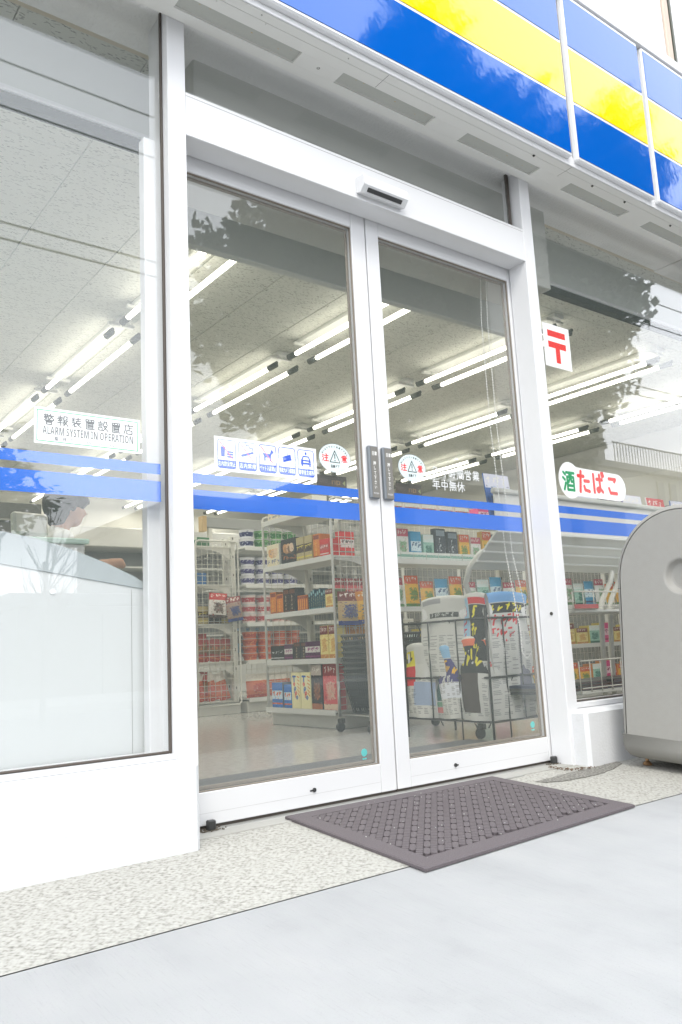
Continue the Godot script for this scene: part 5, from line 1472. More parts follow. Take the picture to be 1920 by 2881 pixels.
func newspaper_stand() -> void:
	var o := thing("newspaper_stand", "black wire newspaper stand on the floor behind the door glass", "newspaper stand", Vector3(3.15, 0, -0.95))
	var m: Material = M["black wire"]
	var x0 := 3.07
	var x1 := 3.43
	var z0 := -0.743
	var z1 := -1.37
	var rod := func(a: Vector3, b: Vector3, r: float, called := "rod") -> void: part(o, called, tubem([a, b], r, 6), m, -o.position)
	for p in [[x0, z0], [x1, z0], [x0, z1], [x1, z1]]: rod.call(Vector3(p[0], 0.0, p[1]), Vector3(p[0], 0.66, p[1]), 0.0065, "leg")
	for y in [0.10, 0.315, 0.61]:
		for e in [[x0, z0, x1, z0], [x1, z0, x1, z1], [x1, z1, x0, z1], [x0, z1, x0, z0]]:
			rod.call(Vector3(e[0], y, e[1]), Vector3(e[2], y, e[3]), 0.0055, "rail")
	for z in [-0.95, -1.16]: rod.call(Vector3(x0 - 0.004, 0.10 if z < -1.1 else 0.0, z), Vector3(x0 - 0.004, 0.61, z), 0.004, "rod")
	for x in [3.19, 3.31]: rod.call(Vector3(x, 0.0 if x < 3.2 else 0.10, z0 + 0.004), Vector3(x, 0.61, z0 + 0.004), 0.004, "rod")
	for y in [0.315, 0.61]:
		for z in [-1.25, -1.0]: rod.call(Vector3(x0 - 0.003, y, z), Vector3(x0 + 0.12, y - 0.26, z + 0.03), 0.0035, "brace")
		rod.call(Vector3(3.24, y, z0 + 0.003), Vector3(3.12, y - 0.25, z0 - 0.08), 0.0035, "brace")
	for y in [0.10, 0.315]:
		for k in 5: rod.call(Vector3(x0, y, z0 - 0.1 - 0.11 * k), Vector3(x1, y, z0 - 0.1 - 0.11 * k), 0.003, "rod")
	var Y := Color(0.90, 0.85, 0.15)
	var K := Color(0.13, 0.13, 0.14)
	var R := Color(0.82, 0.16, 0.18)
	var B := Color(0.20, 0.42, 0.75)
	var G := Color(0.80, 0.80, 0.78)
	var L := -PI / 2
	var list := [
		["plain broadsheet with a black headline bar in the top row", 0.30, 0.42, Vector3(3.10, 0.325, -1.06), L, news("news plain", [[28, 40, 80, 12, Color(0.25, 0.26, 0.25)], [6, 12, 60, 6, Color(0.6, 0.6, 0.6)]], [[34, 41, 10, 6, false, G]], 1)],
		["red and black paper with yellow upright letters in the top row", 0.14, 0.42, Vector3(3.10, 0.325, -0.83), L, news("news red", [[46, 14, 82, 12, R], [46, 28, 82, 130, K], [2, 14, 40, 90, Color(0.6, 0.75, 0.85)]], [[54, 32, 34, 3, true, Y], [6, 30, 22, 3, true, R]], 2)],
		["sports paper with blue check top and red letters on the front side", 0.27, 0.42, Vector3(3.26, 0.325, -0.775), 0.0, news("news check", [[0, 4, 128, 20, Color(0.45, 0.65, 0.85)], [0, 26, 128, 24, K]], [[6, 28, 20, 5, false, Y], [4, 52, 30, 3, false, R], [6, 84, 22, 3, false, R]], 3)],
		["paper with yellow patch and red corner in the middle row", 0.20, 0.40, Vector3(3.10, 0.105, -1.26), L, news("news corner", [[0, 20, 48, 40, Y], [0, 60, 46, 50, R], [40, 100, 88, 60, Color(0.62, 0.68, 0.78)]], [[4, 22, 30, 1, false, K]], 4)],
		["tilted violet paper with orange letters in the middle row", 0.14, 0.38, Vector3(3.09, 0.11, -1.01), L, news("news violet", [[0, 10, 128, 26, Color(0.55, 0.72, 0.85)], [0, 38, 128, 60, Color(0.25, 0.22, 0.45)], [0, 100, 128, 40, Color(0.85, 0.86, 0.88)]], [[6, 42, 36, 3, false, Color(0.92, 0.72, 0.15)], [20, 74, 34, 2, false, G]], 5)],
		["dark tabloid with big yellow letters in the middle row", 0.165, 0.42, Vector3(3.09, 0.105, -0.85), L, news("news dark", [[0, 12, 128, 10, Color(0.88, 0.45, 0.3)], [0, 22, 128, 62, K], [0, 84, 90, 90, Color(0.28, 0.24, 0.22)]], [[6, 24, 54, 2, false, Y]], 6)],
		["white paper with red script on the front side lower row", 0.29, 0.41, Vector3(3.25, 0.105, -0.775), 0.0, news("news white", [[60, 30, 50, 40, Color(0.75, 0.6, 0.5)], [80, 60, 40, 60, Color(0.45, 0.45, 0.5)]], [[4, 14, 26, 4, false, R], [4, 48, 18, 2, false, R]], 7)],
		["green and pink magazine page in the lowest row", 0.22, 0.24, Vector3(3.135, 0.104, -1.11), L, news("news green", [[0, 20, 60, 100, Color(0.25, 0.42, 0.40)], [60, 10, 34, 110, K], [94, 20, 34, 100, Color(0.80, 0.55, 0.62)], [0, 124, 128, 20, Color(0.45, 0.62, 0.5)], [0, 146, 128, 24, Color(0.85, 0.5, 0.48)]], [], 8)],
		["white broadsheet with small black headline in the lowest row", 0.17, 0.24, Vector3(3.135, 0.104, -0.88), L, news("news low", [[70, 110, 54, 12, Color(0.4, 0.4, 0.4)]], [[70, 20, 10, 8, true, Color(0.4, 0.4, 0.42)]], 9)],
	]
	for e in list:
		e[1] *= 1.14
		var p := thing("newspaper", e[0], "newspaper", e[3], e[4])
		part(p, "front_pages", paper_mesh(e[1], e[2], 0.03), e[5])
		part(p, "inner_pages", cbox(Vector3(e[1] - 0.02, e[2] * 0.86, 0.012), 0.003), M["white paper"], Vector3(0, e[2] * 0.43, 0.006))
		if e[0].begins_with("tilted"): p.rotation.z = 0.09

# ---- magazine rack: seen from behind through the window and past the newspaper stand
func magazine_rack() -> void:
	var o := thing("magazine_rack", "cream magazine rack with stepped tiers and bent tube legs by the window", "magazine rack", Vector3(4.1, 0, -0.8))
	var m := mat("rack cream", lin(0.56, 0.56, 0.51), 0.4)
	var x0 := 3.02
	var x1 := 5.4
	span(o, "top_bar", m, Vector3(x0, 1.215, -0.60), Vector3(x1, 1.24, -0.565), 0.006)
	span(o, "back_board", mat("rack board", lin(0.66, 0.65, 0.60), 0.5), Vector3(x0 + 0.01, 1.035, -0.592), Vector3(x1 - 0.01, 1.2145, -0.584), 0.001)
	var tiers := [[1.03, -0.585], [0.985, -0.635], [0.942, -0.685], [0.90, -0.735], [0.862, -0.785]]
	for i in 4:
		var a := Vector3((x0 + x1) / 2, (tiers[i][0] + tiers[i + 1][0]) / 2, (tiers[i][1] + tiers[i + 1][1]) / 2)
		part(o, "tier", cbox(Vector3(x1 - x0 - 0.02, 0.012, 0.062), 0.002), m, a - o.position, Vector3(-0.72, 0, 0))
		span(o, "tier_lip", mat("tier lip", lin(0.68, 0.68, 0.63), 0.35), Vector3(x0 + 0.008, tiers[i][0] - 0.012, tiers[i][1] - 0.004), Vector3(x1 - 0.008, tiers[i][0] + 0.006, tiers[i][1] + 0.008), 0.003)
	for x in [4.12, 5.25]:
		for k in [0.0, 0.085]:
			var s := st()
			tube(s, [Vector3(x + k, 0.86, -0.70), Vector3(x + k * 0.9, 0.80, -0.72), Vector3(x + k - 0.05, 0.70, -0.75), Vector3(x + k - 0.06, 0.66, -0.76), Vector3(x + k - 0.05, 0.07, -0.80)], 0.0145, 10)
			part(o, "leg", done(s, true), m, -o.position)
			caster(o, Vector3(x + k - 0.05, 0.0, -0.80) - o.position)
	part(o, "leg", tubem([Vector3(3.10, 0.96, -0.70), Vector3(3.06, 0.93, -0.74), Vector3(3.03, 0.86, -0.79), Vector3(3.05, 0.79, -0.84), Vector3(3.16, 0.66, -0.90), Vector3(3.16, 0.07, -0.92)], 0.0145, 10), m, -o.position)
	caster(o, Vector3(3.16, 0.0, -0.92) - o.position)
	span(o, "shelf", m, Vector3(x0 + 0.45, 0.615, -0.76), Vector3(x1, 0.632, -0.50), 0.003)
	span(o, "shelf", m, Vector3(x0 + 0.45, 0.205, -0.76), Vector3(x1, 0.222, -0.50), 0.003)
	for y in [0.632, 0.222]:
		var s := st()
		var h := 0.09 if y > 0.5 else 0.15
		tube(s, [Vector3(x0 + 0.45, y + h, -0.495), Vector3(x1, y + h, -0.495)], 0.0045, 6)
		tube(s, [Vector3(x0 + 0.45, y + 0.015, -0.495), Vector3(x1, y + 0.015, -0.495)], 0.003, 6)
		var x := x0 + 0.17
		while x < x1:
			tube(s, [Vector3(x, y - 0.006, -0.495), Vector3(x, y + h, -0.495)], 0.0028, 5)
			x += 0.088
		part(o, "basket_rail", done(s, true), M["wire cream"], -o.position)
	lone("price_strip", cbox(Vector3(0.20, 0.022, 0.003), 0.001), mat("red strip", lin(0.42, 0.06, 0.06), 0.5), "red price strip on the magazine rack rail", "price strip", Vector3(3.55, 0.645, -0.485))
	# magazines standing in the top of the rack and lying on the low shelf
	var covers := [["blue cover magazine", Color(0.12, 0.35, 0.66), Color(0.08, 0.09, 0.15), Color(0.85, 0.85, 0.9)], ["pale portrait cover magazine", Color(0.80, 0.84, 0.88), Color(0.55, 0.42, 0.36), Color(0.12, 0.12, 0.14)], ["violet cover magazine", Color(0.42, 0.36, 0.62), Color(0.85, 0.4, 0.4), Color(0.9, 0.9, 0.92)], ["white cover magazine", Color(0.88, 0.88, 0.88), Color(0.2, 0.45, 0.75), Color(0.8, 0.2, 0.2)]]
	var n := 0
	for x in [3.12, 3.86, 4.08, 4.30, 4.55, 4.82, 5.1]:
		var c: Array = covers[[0, 0, 1, 2, 3, 0, 1][n]]
		carton("magazine", c[0] + " standing in the top of the rack" + (" beside the blind cord" if n == 0 else ""), "magazine", Vector3(0.19, 0.27, 0.008), c[1], art("cover " + c[0], c[1], c[3], c[2], 0, 50 + n % 4), Vector3(x, 1.06 if n == 0 else 1.04, -0.615), 0.0, "magazines in the rack top" if n else "").rotation.x = -0.12
		n += 1
	for i in 5:
		for k in 3:
			carton("magazine", "magazine lying in a pile on the low rack shelf", "magazine", Vector3(0.24, 0.014, 0.22), [Color(0.10, 0.10, 0.11), Color(0.28, 0.14, 0.12), Color(0.12, 0.16, 0.28), Color(0.3, 0.29, 0.27)][(i + k * 3) % 4], art("pile cover", Color(0.18, 0.17, 0.18), Color(0.4, 0.2, 0.15), Color(0.3, 0.35, 0.45), 1, 60), Vector3(3.32 + 0.27 * i, 0.2225 + 0.0155 * k, -0.63), 0.06 * (k - 1), "magazines piled on the low rack shelf")

# ---- checkout behind the left window
func checkout() -> void:
	var z := -0.15
	var body := PackedVector2Array([Vector2(-0.75, 0.0), Vector2(1.008, 0.0), Vector2(1.016, 0.688), Vector2(0.59, 0.757), Vector2(-0.75, 0.90)])
	var top := PackedVector2Array([Vector2(1.016, 0.6885), Vector2(0.59, 0.7575), Vector2(-0.75, 0.9005), Vector2(-0.75, 0.93), Vector2(-0.3, 0.925), Vector2(0.1, 0.905), Vector2(0.4, 0.872), Vector2(0.588, 0.844), Vector2(0.681, 0.829), Vector2(0.779, 0.802), Vector2(0.881, 0.765), Vector2(0.966, 0.727), Vector2(1.004, 0.703)])
	var c := thing("display_case", "pale case with sloping curved top behind the alarm sticker window", "display case", Vector3(0.13, 0.0, z))
	part(c, "end_panel", slab(body, 0.55), mat("case pale", lin(0.60, 0.62, 0.62), 0.35), Vector3(-0.13, 0.0, 0))
	part(c, "curved_top", slab(top, 0.55), mat("case top grey", lin(0.38, 0.42, 0.43), 0.25), Vector3(-0.13, 0.0, 0.004))
	part(c, "rivet", lathe([Vector2(0.0, -0.004), Vector2(0.009, -0.004), Vector2(0.008, 0.003), Vector2(0.0, 0.005)], 14), M["white film"], at(148, 1665, z) - c.position, Vector3(PI / 2, 0, 0))
	span(c, "seam", M["gasket"], Vector3(0.955, 0.005, z + 0.0002), Vector3(0.9555, 0.69, z + 0.0008), 0.0)
	span(c, "edge_glass", mat("edge green", lin(0.45, 0.72, 0.60), 0.2), Vector3(1.02, 0.40, -0.17), Vector3(1.027, 0.80, -0.165), 0.001)
	# counter, till, clerk
	var k := thing("checkout_counter", "white checkout counter with pale green top before the clerk", "counter", Vector3(0.8, 0, -2.55))
	span(k, "front", mat("counter white", lin(0.6, 0.6, 0.57), 0.5), Vector3(-0.9, 0.0, -2.80), Vector3(1.60, 1.13, -2.30), 0.004)
	span(k, "worktop", mat("counter mint", lin(0.52, 0.70, 0.62), 0.3), Vector3(-0.92, 1.1305, -2.82), Vector3(1.62, 1.16, -2.28), 0.006)
	var t := thing("till_display", "beige grey till display turned away on the counter", "till", Vector3(1.36, 1.1605, -2.5), 0.25)
	var bg := mat("till beige", lin(0.42, 0.41, 0.37), 0.5)
	part(t, "foot", lathe([Vector2(0.0, 0), Vector2(0.07, 0), Vector2(0.07, 0.008), Vector2(0.02, 0.018), Vector2(0.018, 0.07), Vector2(0, 0.07)], 16), bg)
	var hs := part(t, "housing", cbox(Vector3(0.21, 0.125, 0.05), 0.012), bg, Vector3(0, 0.10, 0), Vector3(-0.1, 0, 0))
	for i in 6: part(hs, "vent", cbox(Vector3(0.002, 0.02, 0.002), 0.0), M["dark metal"], Vector3(0.05 + 0.008 * i, 0.035, 0.0245))
	part(hs, "screen", sheet(0.18, 0.10), M["dark plastic"], Vector3(0, 0, -0.0255), Vector3(0, PI, 0))
	var ds := thing("dark_cabinet", "dark tobacco cabinet on the wall behind the clerk", "cabinet", Vector3(0.7, 1.0, -5.0))
	span(ds, "carcass", mat("cabinet dark", lin(0.10, 0.10, 0.095), 0.5), Vector3(-1.4, 0.0, -5.35), Vector3(2.2, 1.86, -5.0), 0.004)
	for i in 5: span(ds, "shelf_edge", mat("cabinet edge", lin(0.24, 0.24, 0.22), 0.4), Vector3(-1.38, 0.9 + 0.2 * i, -4.995), Vector3(2.18, 0.915 + 0.2 * i, -4.98), 0.001)
	clerk()

func clerk() -> void:
	var o := thing("person", "dark haired shop clerk in a pale shirt looking down behind the till", "person", Vector3(1.66, 0.0, -3.08))
	# joints in metres; facing +x and a little down
	var hip := Vector3(0, 0.86, 0)
	var chest := Vector3(0.03, 1.18, 0)
	var neck := Vector3(0.05, 1.31, 0)
	var skin := Color(0.42, 0.24, 0.16)
	var shirt := Color(0.62, 0.63, 0.62)
	var dark := Color(0.03, 0.03, 0.04)
	var bones := [
		[hip, chest, 0.135, 0.15, shirt], [chest + Vector3(0, 0.06, -0.13), chest + Vector3(0, 0.06, 0.13), 0.075, 0.075, shirt], [chest, neck, 0.11, 0.055, shirt], [neck, neck + Vector3(0.03, 0.07, 0), 0.052, 0.05, skin],
		[hip + Vector3(0, -0.03, -0.085), Vector3(0.03, 0.46, -0.10), 0.10, 0.062, dark], [hip + Vector3(0, -0.03, 0.085), Vector3(0.03, 0.46, 0.10), 0.10, 0.062, dark],
		[Vector3(0.03, 0.46, -0.10), Vector3(-0.01, 0.09, -0.10), 0.06, 0.042, dark], [Vector3(0.03, 0.46, 0.10), Vector3(-0.01, 0.09, 0.10), 0.06, 0.042, dark],
		[Vector3(-0.02, 0.045, -0.10), Vector3(0.14, 0.035, -0.11), 0.042, 0.033, dark], [Vector3(-0.02, 0.045, 0.10), Vector3(0.14, 0.035, 0.11), 0.042, 0.033, dark]]
	for s in [-1.0, 1.0]:
		var el := Vector3(0.08, 0.98, 0.24 * s)
		var wr := Vector3(0.27, 1.09, 0.17 * s)
		bones.append([chest + Vector3(0, 0.07, 0.16 * s), el, 0.055, 0.044, shirt])
		bones.append([el, wr, 0.042, 0.03, skin])
		var palm := wr + Vector3(0.07, 0.01, -0.01 * s)
		bones.append([wr, palm, 0.03, 0.034, skin])
		for f in 4:
			var b := palm + Vector3(0.01, 0.0, (f - 1.5) * 0.019)
			var l: float = [0.052, 0.06, 0.056, 0.044][f]
			bones.append([b, b + Vector3(l * 0.8, 0.012, 0.0), 0.0105, 0.0095, skin])
			bones.append([b + Vector3(l * 0.8, 0.012, 0.0), b + Vector3(l * 1.2, -0.012, 0.0), 0.0095, 0.008, skin])
		bones.append([wr + Vector3(0.03, 0, -0.025 * s), wr + Vector3(0.075, 0.006, -0.052 * s), 0.012, 0.0095, skin])
	var vm := mat("figure", Color.WHITE, 0.75)
	vm.vertex_color_use_as_albedo = true
	var hc := Vector3(0.10, 1.475, 0)                      # centre of the head, tipped forward
	bones.append([hc + Vector3(-0.015, 0.03, 0), hc + Vector3(0.0, 0.035, 0), 0.098, 0.098, skin])
	bones.append([hc + Vector3(0.035, 0.0, 0), hc + Vector3(0.055, -0.075, 0), 0.07, 0.045, skin])
	bones.append([hc + Vector3(0.10, -0.005, 0), hc + Vector3(0.122, -0.03, 0), 0.012, 0.016, skin])
	bones.append([hc + Vector3(0.082, -0.058, -0.02), hc + Vector3(0.082, -0.058, 0.02), 0.013, 0.013, Color(0.4, 0.17, 0.14)])
	for s in [-1.0, 1.0]: bones.append([hc + Vector3(0.0, -0.005, 0.094 * s), hc + Vector3(0.004, -0.03, 0.09 * s), 0.022, 0.014, skin])
	part(o, "body", nets(bones, 0.0155, 0.03), vm)
	for s in [-1.0, 1.0]: part(o, "eye", lathe([Vector2(0, -0.006), Vector2(0.008, 0), Vector2(0, 0.006)], 8), M["dark plastic"], hc + Vector3(0.09, 0.012, 0.034 * s), Vector3(0, 0, PI / 2))
	var hair := [[hc + Vector3(-0.035, 0.045, 0), hc + Vector3(0.02, 0.06, 0), 0.112, 0.104, dark], [hc + Vector3(-0.06, 0.0, -0.045), hc + Vector3(-0.062, -0.075, -0.03), 0.07, 0.05, dark], [hc + Vector3(-0.06, 0.0, 0.045), hc + Vector3(-0.062, -0.075, 0.03), 0.07, 0.05, dark]]
	for i in 11: hair.append([hc + Vector3(0.03, 0.13, -0.085 + 0.017 * i), hc + Vector3(0.10 + 0.008 * sin(i * 2.0), 0.035 + 0.014 * sin(i * 3.1), -0.095 + 0.019 * i), 0.032, 0.014, dark])
	for k in [-1.0, 1.0]: hair.append([hc + Vector3(0.0, 0.07, 0.08 * k), hc + Vector3(0.012, -0.02, 0.103 * k), 0.045, 0.016, dark])
	part(o, "hair", nets(hair, 0.011, 0.012), mat("hair black", lin(0.012, 0.011, 0.011), 0.5))

# surface nets over the smooth union of tapered capsules; vertex colours from the nearest bone
func nets(bones: Array, cell: float, soft: float) -> ArrayMesh:
	var val := {}
	var lo := Vector3(1e9, 1e9, 1e9)
	var hi := -lo
	for b in bones:
		for i in 2:
			lo = lo.min(b[i] - Vector3.ONE * (b[2 + i] + cell * 3)); hi = hi.max(b[i] + Vector3.ONE * (b[2 + i] + cell * 3))
	var n := Vector3i(((hi - lo) / cell).ceil()) + Vector3i.ONE
	var f := PackedFloat32Array()
	f.resize(n.x * n.y * n.z)
	f.fill(1.0)
	var sum := PackedFloat32Array()
	sum.resize(f.size())
	for b in bones:                                        # exponential smooth minimum, only near each bone
		var A: Vector3 = b[0]
		var B: Vector3 = b[1]
		var ra: float = b[2]
		var rb: float = b[3]
		var ext := maxf(ra, rb) + soft * 2.0 + cell * 2
		var p0 := Vector3i(((A.min(B) - Vector3.ONE * ext - lo) / cell).floor()).clamp(Vector3i.ZERO, n - Vector3i.ONE)
		var p1 := Vector3i(((A.max(B) + Vector3.ONE * ext - lo) / cell).ceil()).clamp(Vector3i.ZERO, n - Vector3i.ONE)
		var ab := B - A
		var ll := maxf(ab.length_squared(), 1e-9)
		var ks := 6.0 / maxf(soft * minf(1.0, maxf(ra, rb) / 0.05), 0.003)
		for z in range(p0.z, p1.z + 1):
			for y in range(p0.y, p1.y + 1):
				for x in range(p0.x, p1.x + 1):
					var p := lo + Vector3(x, y, z) * cell
					var t := clampf((p - A).dot(ab) / ll, 0, 1)
					var d := p.distance_to(A + ab * t) - lerpf(ra, rb, t)
					var i := x + n.x * (y + n.y * z)
					if d < ext: sum[i] += exp(-minf(maxf(d * 90.0, -40.0), 40.0))
	for i in f.size(): f[i] = -log(maxf(sum[i], 1e-12)) / 90.0
	var ids := {}
	var pos := PackedVector3Array()
	var col := PackedColorArray()
	var stepi := [1, n.x, n.x * n.y]
	for z in n.z - 1:
		for y in n.y - 1:
			for x in n.x - 1:
				var i := x + n.x * (y + n.y * z)
				var neg := 0
				for c in 8:
					if f[i + (c & 1) + n.x * ((c >> 1) & 1) + n.x * n.y * (c >> 2)] < 0: neg += 1
				if neg == 0 or neg == 8: continue
				var s := Vector3.ZERO
				var k := 0
				for c in 8:
					for a in 3:
						if c & (1 << a): continue
						var d := c | (1 << a)
						var f0 := f[i + (c & 1) + n.x * ((c >> 1) & 1) + n.x * n.y * (c >> 2)]
						var f1 := f[i + (d & 1) + n.x * ((d >> 1) & 1) + n.x * n.y * (d >> 2)]
						if (f0 < 0) != (f1 < 0):
							var q := Vector3(c & 1, (c >> 1) & 1, c >> 2)
							q[a] += f0 / (f0 - f1)
							s += q; k += 1
				var p := lo + (Vector3(x, y, z) + s / k) * cell
				var best := 1e9
				var cc := Color.WHITE
				for b in bones:
					var ab: Vector3 = b[1] - b[0]
					var t := clampf((p - b[0]).dot(ab) / maxf(ab.length_squared(), 1e-9), 0, 1)
					var d := p.distance_to(b[0] + ab * t) - lerpf(b[2], b[3], t)
					if d < best:
						best = d; cc = b[4]
				ids[i] = pos.size()
				pos.append(p); col.append(cc)
	var sf := st()
	sf.set_smooth_group(1)
	for i in ids:
		var z: int = i / (n.x * n.y)
		var y: int = (i / n.x) % n.y
		var x: int = i % n.x
		for a in 3:
			var u := (a + 1) % 3
			var v := (a + 2) % 3
			var q := [x, y, z]
			if q[u] == 0 or q[v] == 0: continue
			var i1: int = i + stepi[a]
			if (f[i] < 0) == (f[i1] < 0): continue
			var id := [i, i - stepi[u], i - stepi[u] - stepi[v], i - stepi[v]]
			if not (ids.has(id[1]) and ids.has(id[2]) and ids.has(id[3])): continue
			var dirv := Vector3.ZERO
			dirv[a] = 1.0 if f[i] < 0 else -1.0
			for t in [[0, 1, 2], [0, 2, 3]]:
				var w := [ids[id[t[0]]], ids[id[t[1]]], ids[id[t[2]]]]
				if Plane(pos[w[0]], pos[w[1]], pos[w[2]]).normal.dot(dirv) < 0: w = [w[0], w[2], w[1]]
				for e in w:
					sf.set_color(col[e]); sf.add_vertex(pos[e])
	sf.index()
	sf.generate_normals()
	return sf.commit()

func back_of_shop() -> void:
	var o := thing("drinks_cooler", "white open drinks cooler along the back wall", "cooler", Vector3(5.2, 0, -8.0))
	var m := mat("cooler white", lin(0.55, 0.55, 0.53), 0.4)
	span(o, "base", m, Vector3(2.9, 0.0, -8.34), Vector3(7.9, 0.45, -7.5), 0.01)
	span(o, "back", mat("cooler back", lin(0.35, 0.36, 0.36), 0.5), Vector3(2.9, 0.451, -8.34), Vector3(7.9, 1.9, -8.25), 0.0)
	span(o, "canopy", m, Vector3(2.9, 1.9, -8.34), Vector3(7.9, 2.15, -7.7), 0.01)
	for i in 4: span(o, "shelf", m, Vector3(2.95, 0.75 + 0.3 * i, -8.24), Vector3(7.85, 0.77 + 0.3 * i, -7.8), 0.002)
	var w := thing("wall_beam", "grey soffit beam along the side wall", "beam", Vector3(7.8, 1.9, -4.0))
	span(w, "beam", mat("beam grey", lin(0.40, 0.39, 0.35), 0.7), Vector3(7.55, 1.75, -8.24), Vector3(7.995, 2.12, -0.6), 0.004)
	var c := thing("side_cooler", "dark glass fronted cooler along the side wall", "cooler", Vector3(7.7, 0, -4.5))
	span(c, "carcass", mat("cooler dark", lin(0.14, 0.14, 0.135), 0.4), Vector3(7.45, 0.0, -7.4), Vector3(7.99, 1.74, -1.0), 0.01)
	for i in 6: span(c, "door_frame", m, Vector3(7.43, 0.15, -7.3 + 1.05 * i), Vector3(7.4495, 1.68, -7.25 + 1.05 * i), 0.002)

# ---------------------------------------------------------------- across the street: what the panes and the sign mirror
func leaf_clump() -> ArrayMesh:
	var s := st()
	s.set_smooth_group(-1)
	for i in 7:
		var b := Basis(Vector3.UP, rng.randf() * TAU) * Basis(Vector3.RIGHT, rng.randf_range(-1.1, 1.1)) * Basis(Vector3.BACK, rng.randf_range(-0.6, 0.6))
		var c := Vector3(rng.randf_range(-0.11, 0.11), rng.randf_range(-0.09, 0.09), rng.randf_range(-0.11, 0.11))
		var l := rng.randf_range(0.07, 0.11)
		var w := l * 0.42
		tri(s, c, c + b * Vector3(w, 0.01, l * 0.5), c + b * Vector3(0, 0, l), b * Vector3.UP)
		tri(s, c, c + b * Vector3(-w, 0.01, l * 0.5), c + b * Vector3(0, 0, l), b * Vector3.UP)
	return done(s)

func tree(called: String, label: String, pos: Vector3, th: float, lobes: Array, per: float, leafm: Material, sd: int) -> void:
	rng.seed = sd
	var o := thing(called, label, "tree", pos)
	var bark := mat("bark", lin(0.10, 0.08, 0.06), 0.9)
	var s := st()
	var top := Vector3(0.1, th, 0.05)
	for i in 6:
		tube(s, [Vector3(0.02 * i, th * i / 6.0, 0), Vector3(0.02 * (i + 1), th * (i + 1) / 6.0 + 0.02, 0)], 0.17 - 0.014 * i, 10)
	for l in lobes:
		var c: Vector3 = l[0]
		var mid := top.lerp(c, 0.5) + Vector3(0, 0.15, 0)
		tube(s, [top - Vector3(0, 0.2, 0), mid], 0.065, 6)
		tube(s, [mid, c], 0.035, 5)
	part(o, "trunk", done(s), bark)
	var mm := MultiMesh.new()
	mm.transform_format = MultiMesh.TRANSFORM_3D
	mm.mesh = leaf_clump()
	var put := []
	for l in lobes:
		var r: Vector3 = l[1]
		for i in int(per * r.x * r.y * r.z):
			var d := Vector3(rng.randfn(), rng.randfn(), rng.randfn()).normalized() * pow(rng.randf(), 0.45)
			var lump := 1.0 + 0.28 * sin(d.x * 7.0 + sd) * sin(d.y * 6.0 + 1.0) * sin(d.z * 6.5)
			put.append(Transform3D(Basis(Vector3(rng.randf() - 0.5, 1, rng.randf() - 0.5).normalized(), rng.randf() * TAU).scaled(Vector3.ONE * rng.randf_range(1.1, 2.0)), l[0] + d * r * lump))
	mm.instance_count = put.size()
	for i in put.size(): mm.set_instance_transform(i, put[i])
	var mi := MultiMeshInstance3D.new()
	mi.name = "crown"; mi.set_meta("kind", "stuff"); mi.multimesh = mm; mi.material_override = leafm
	o.add_child(mi)

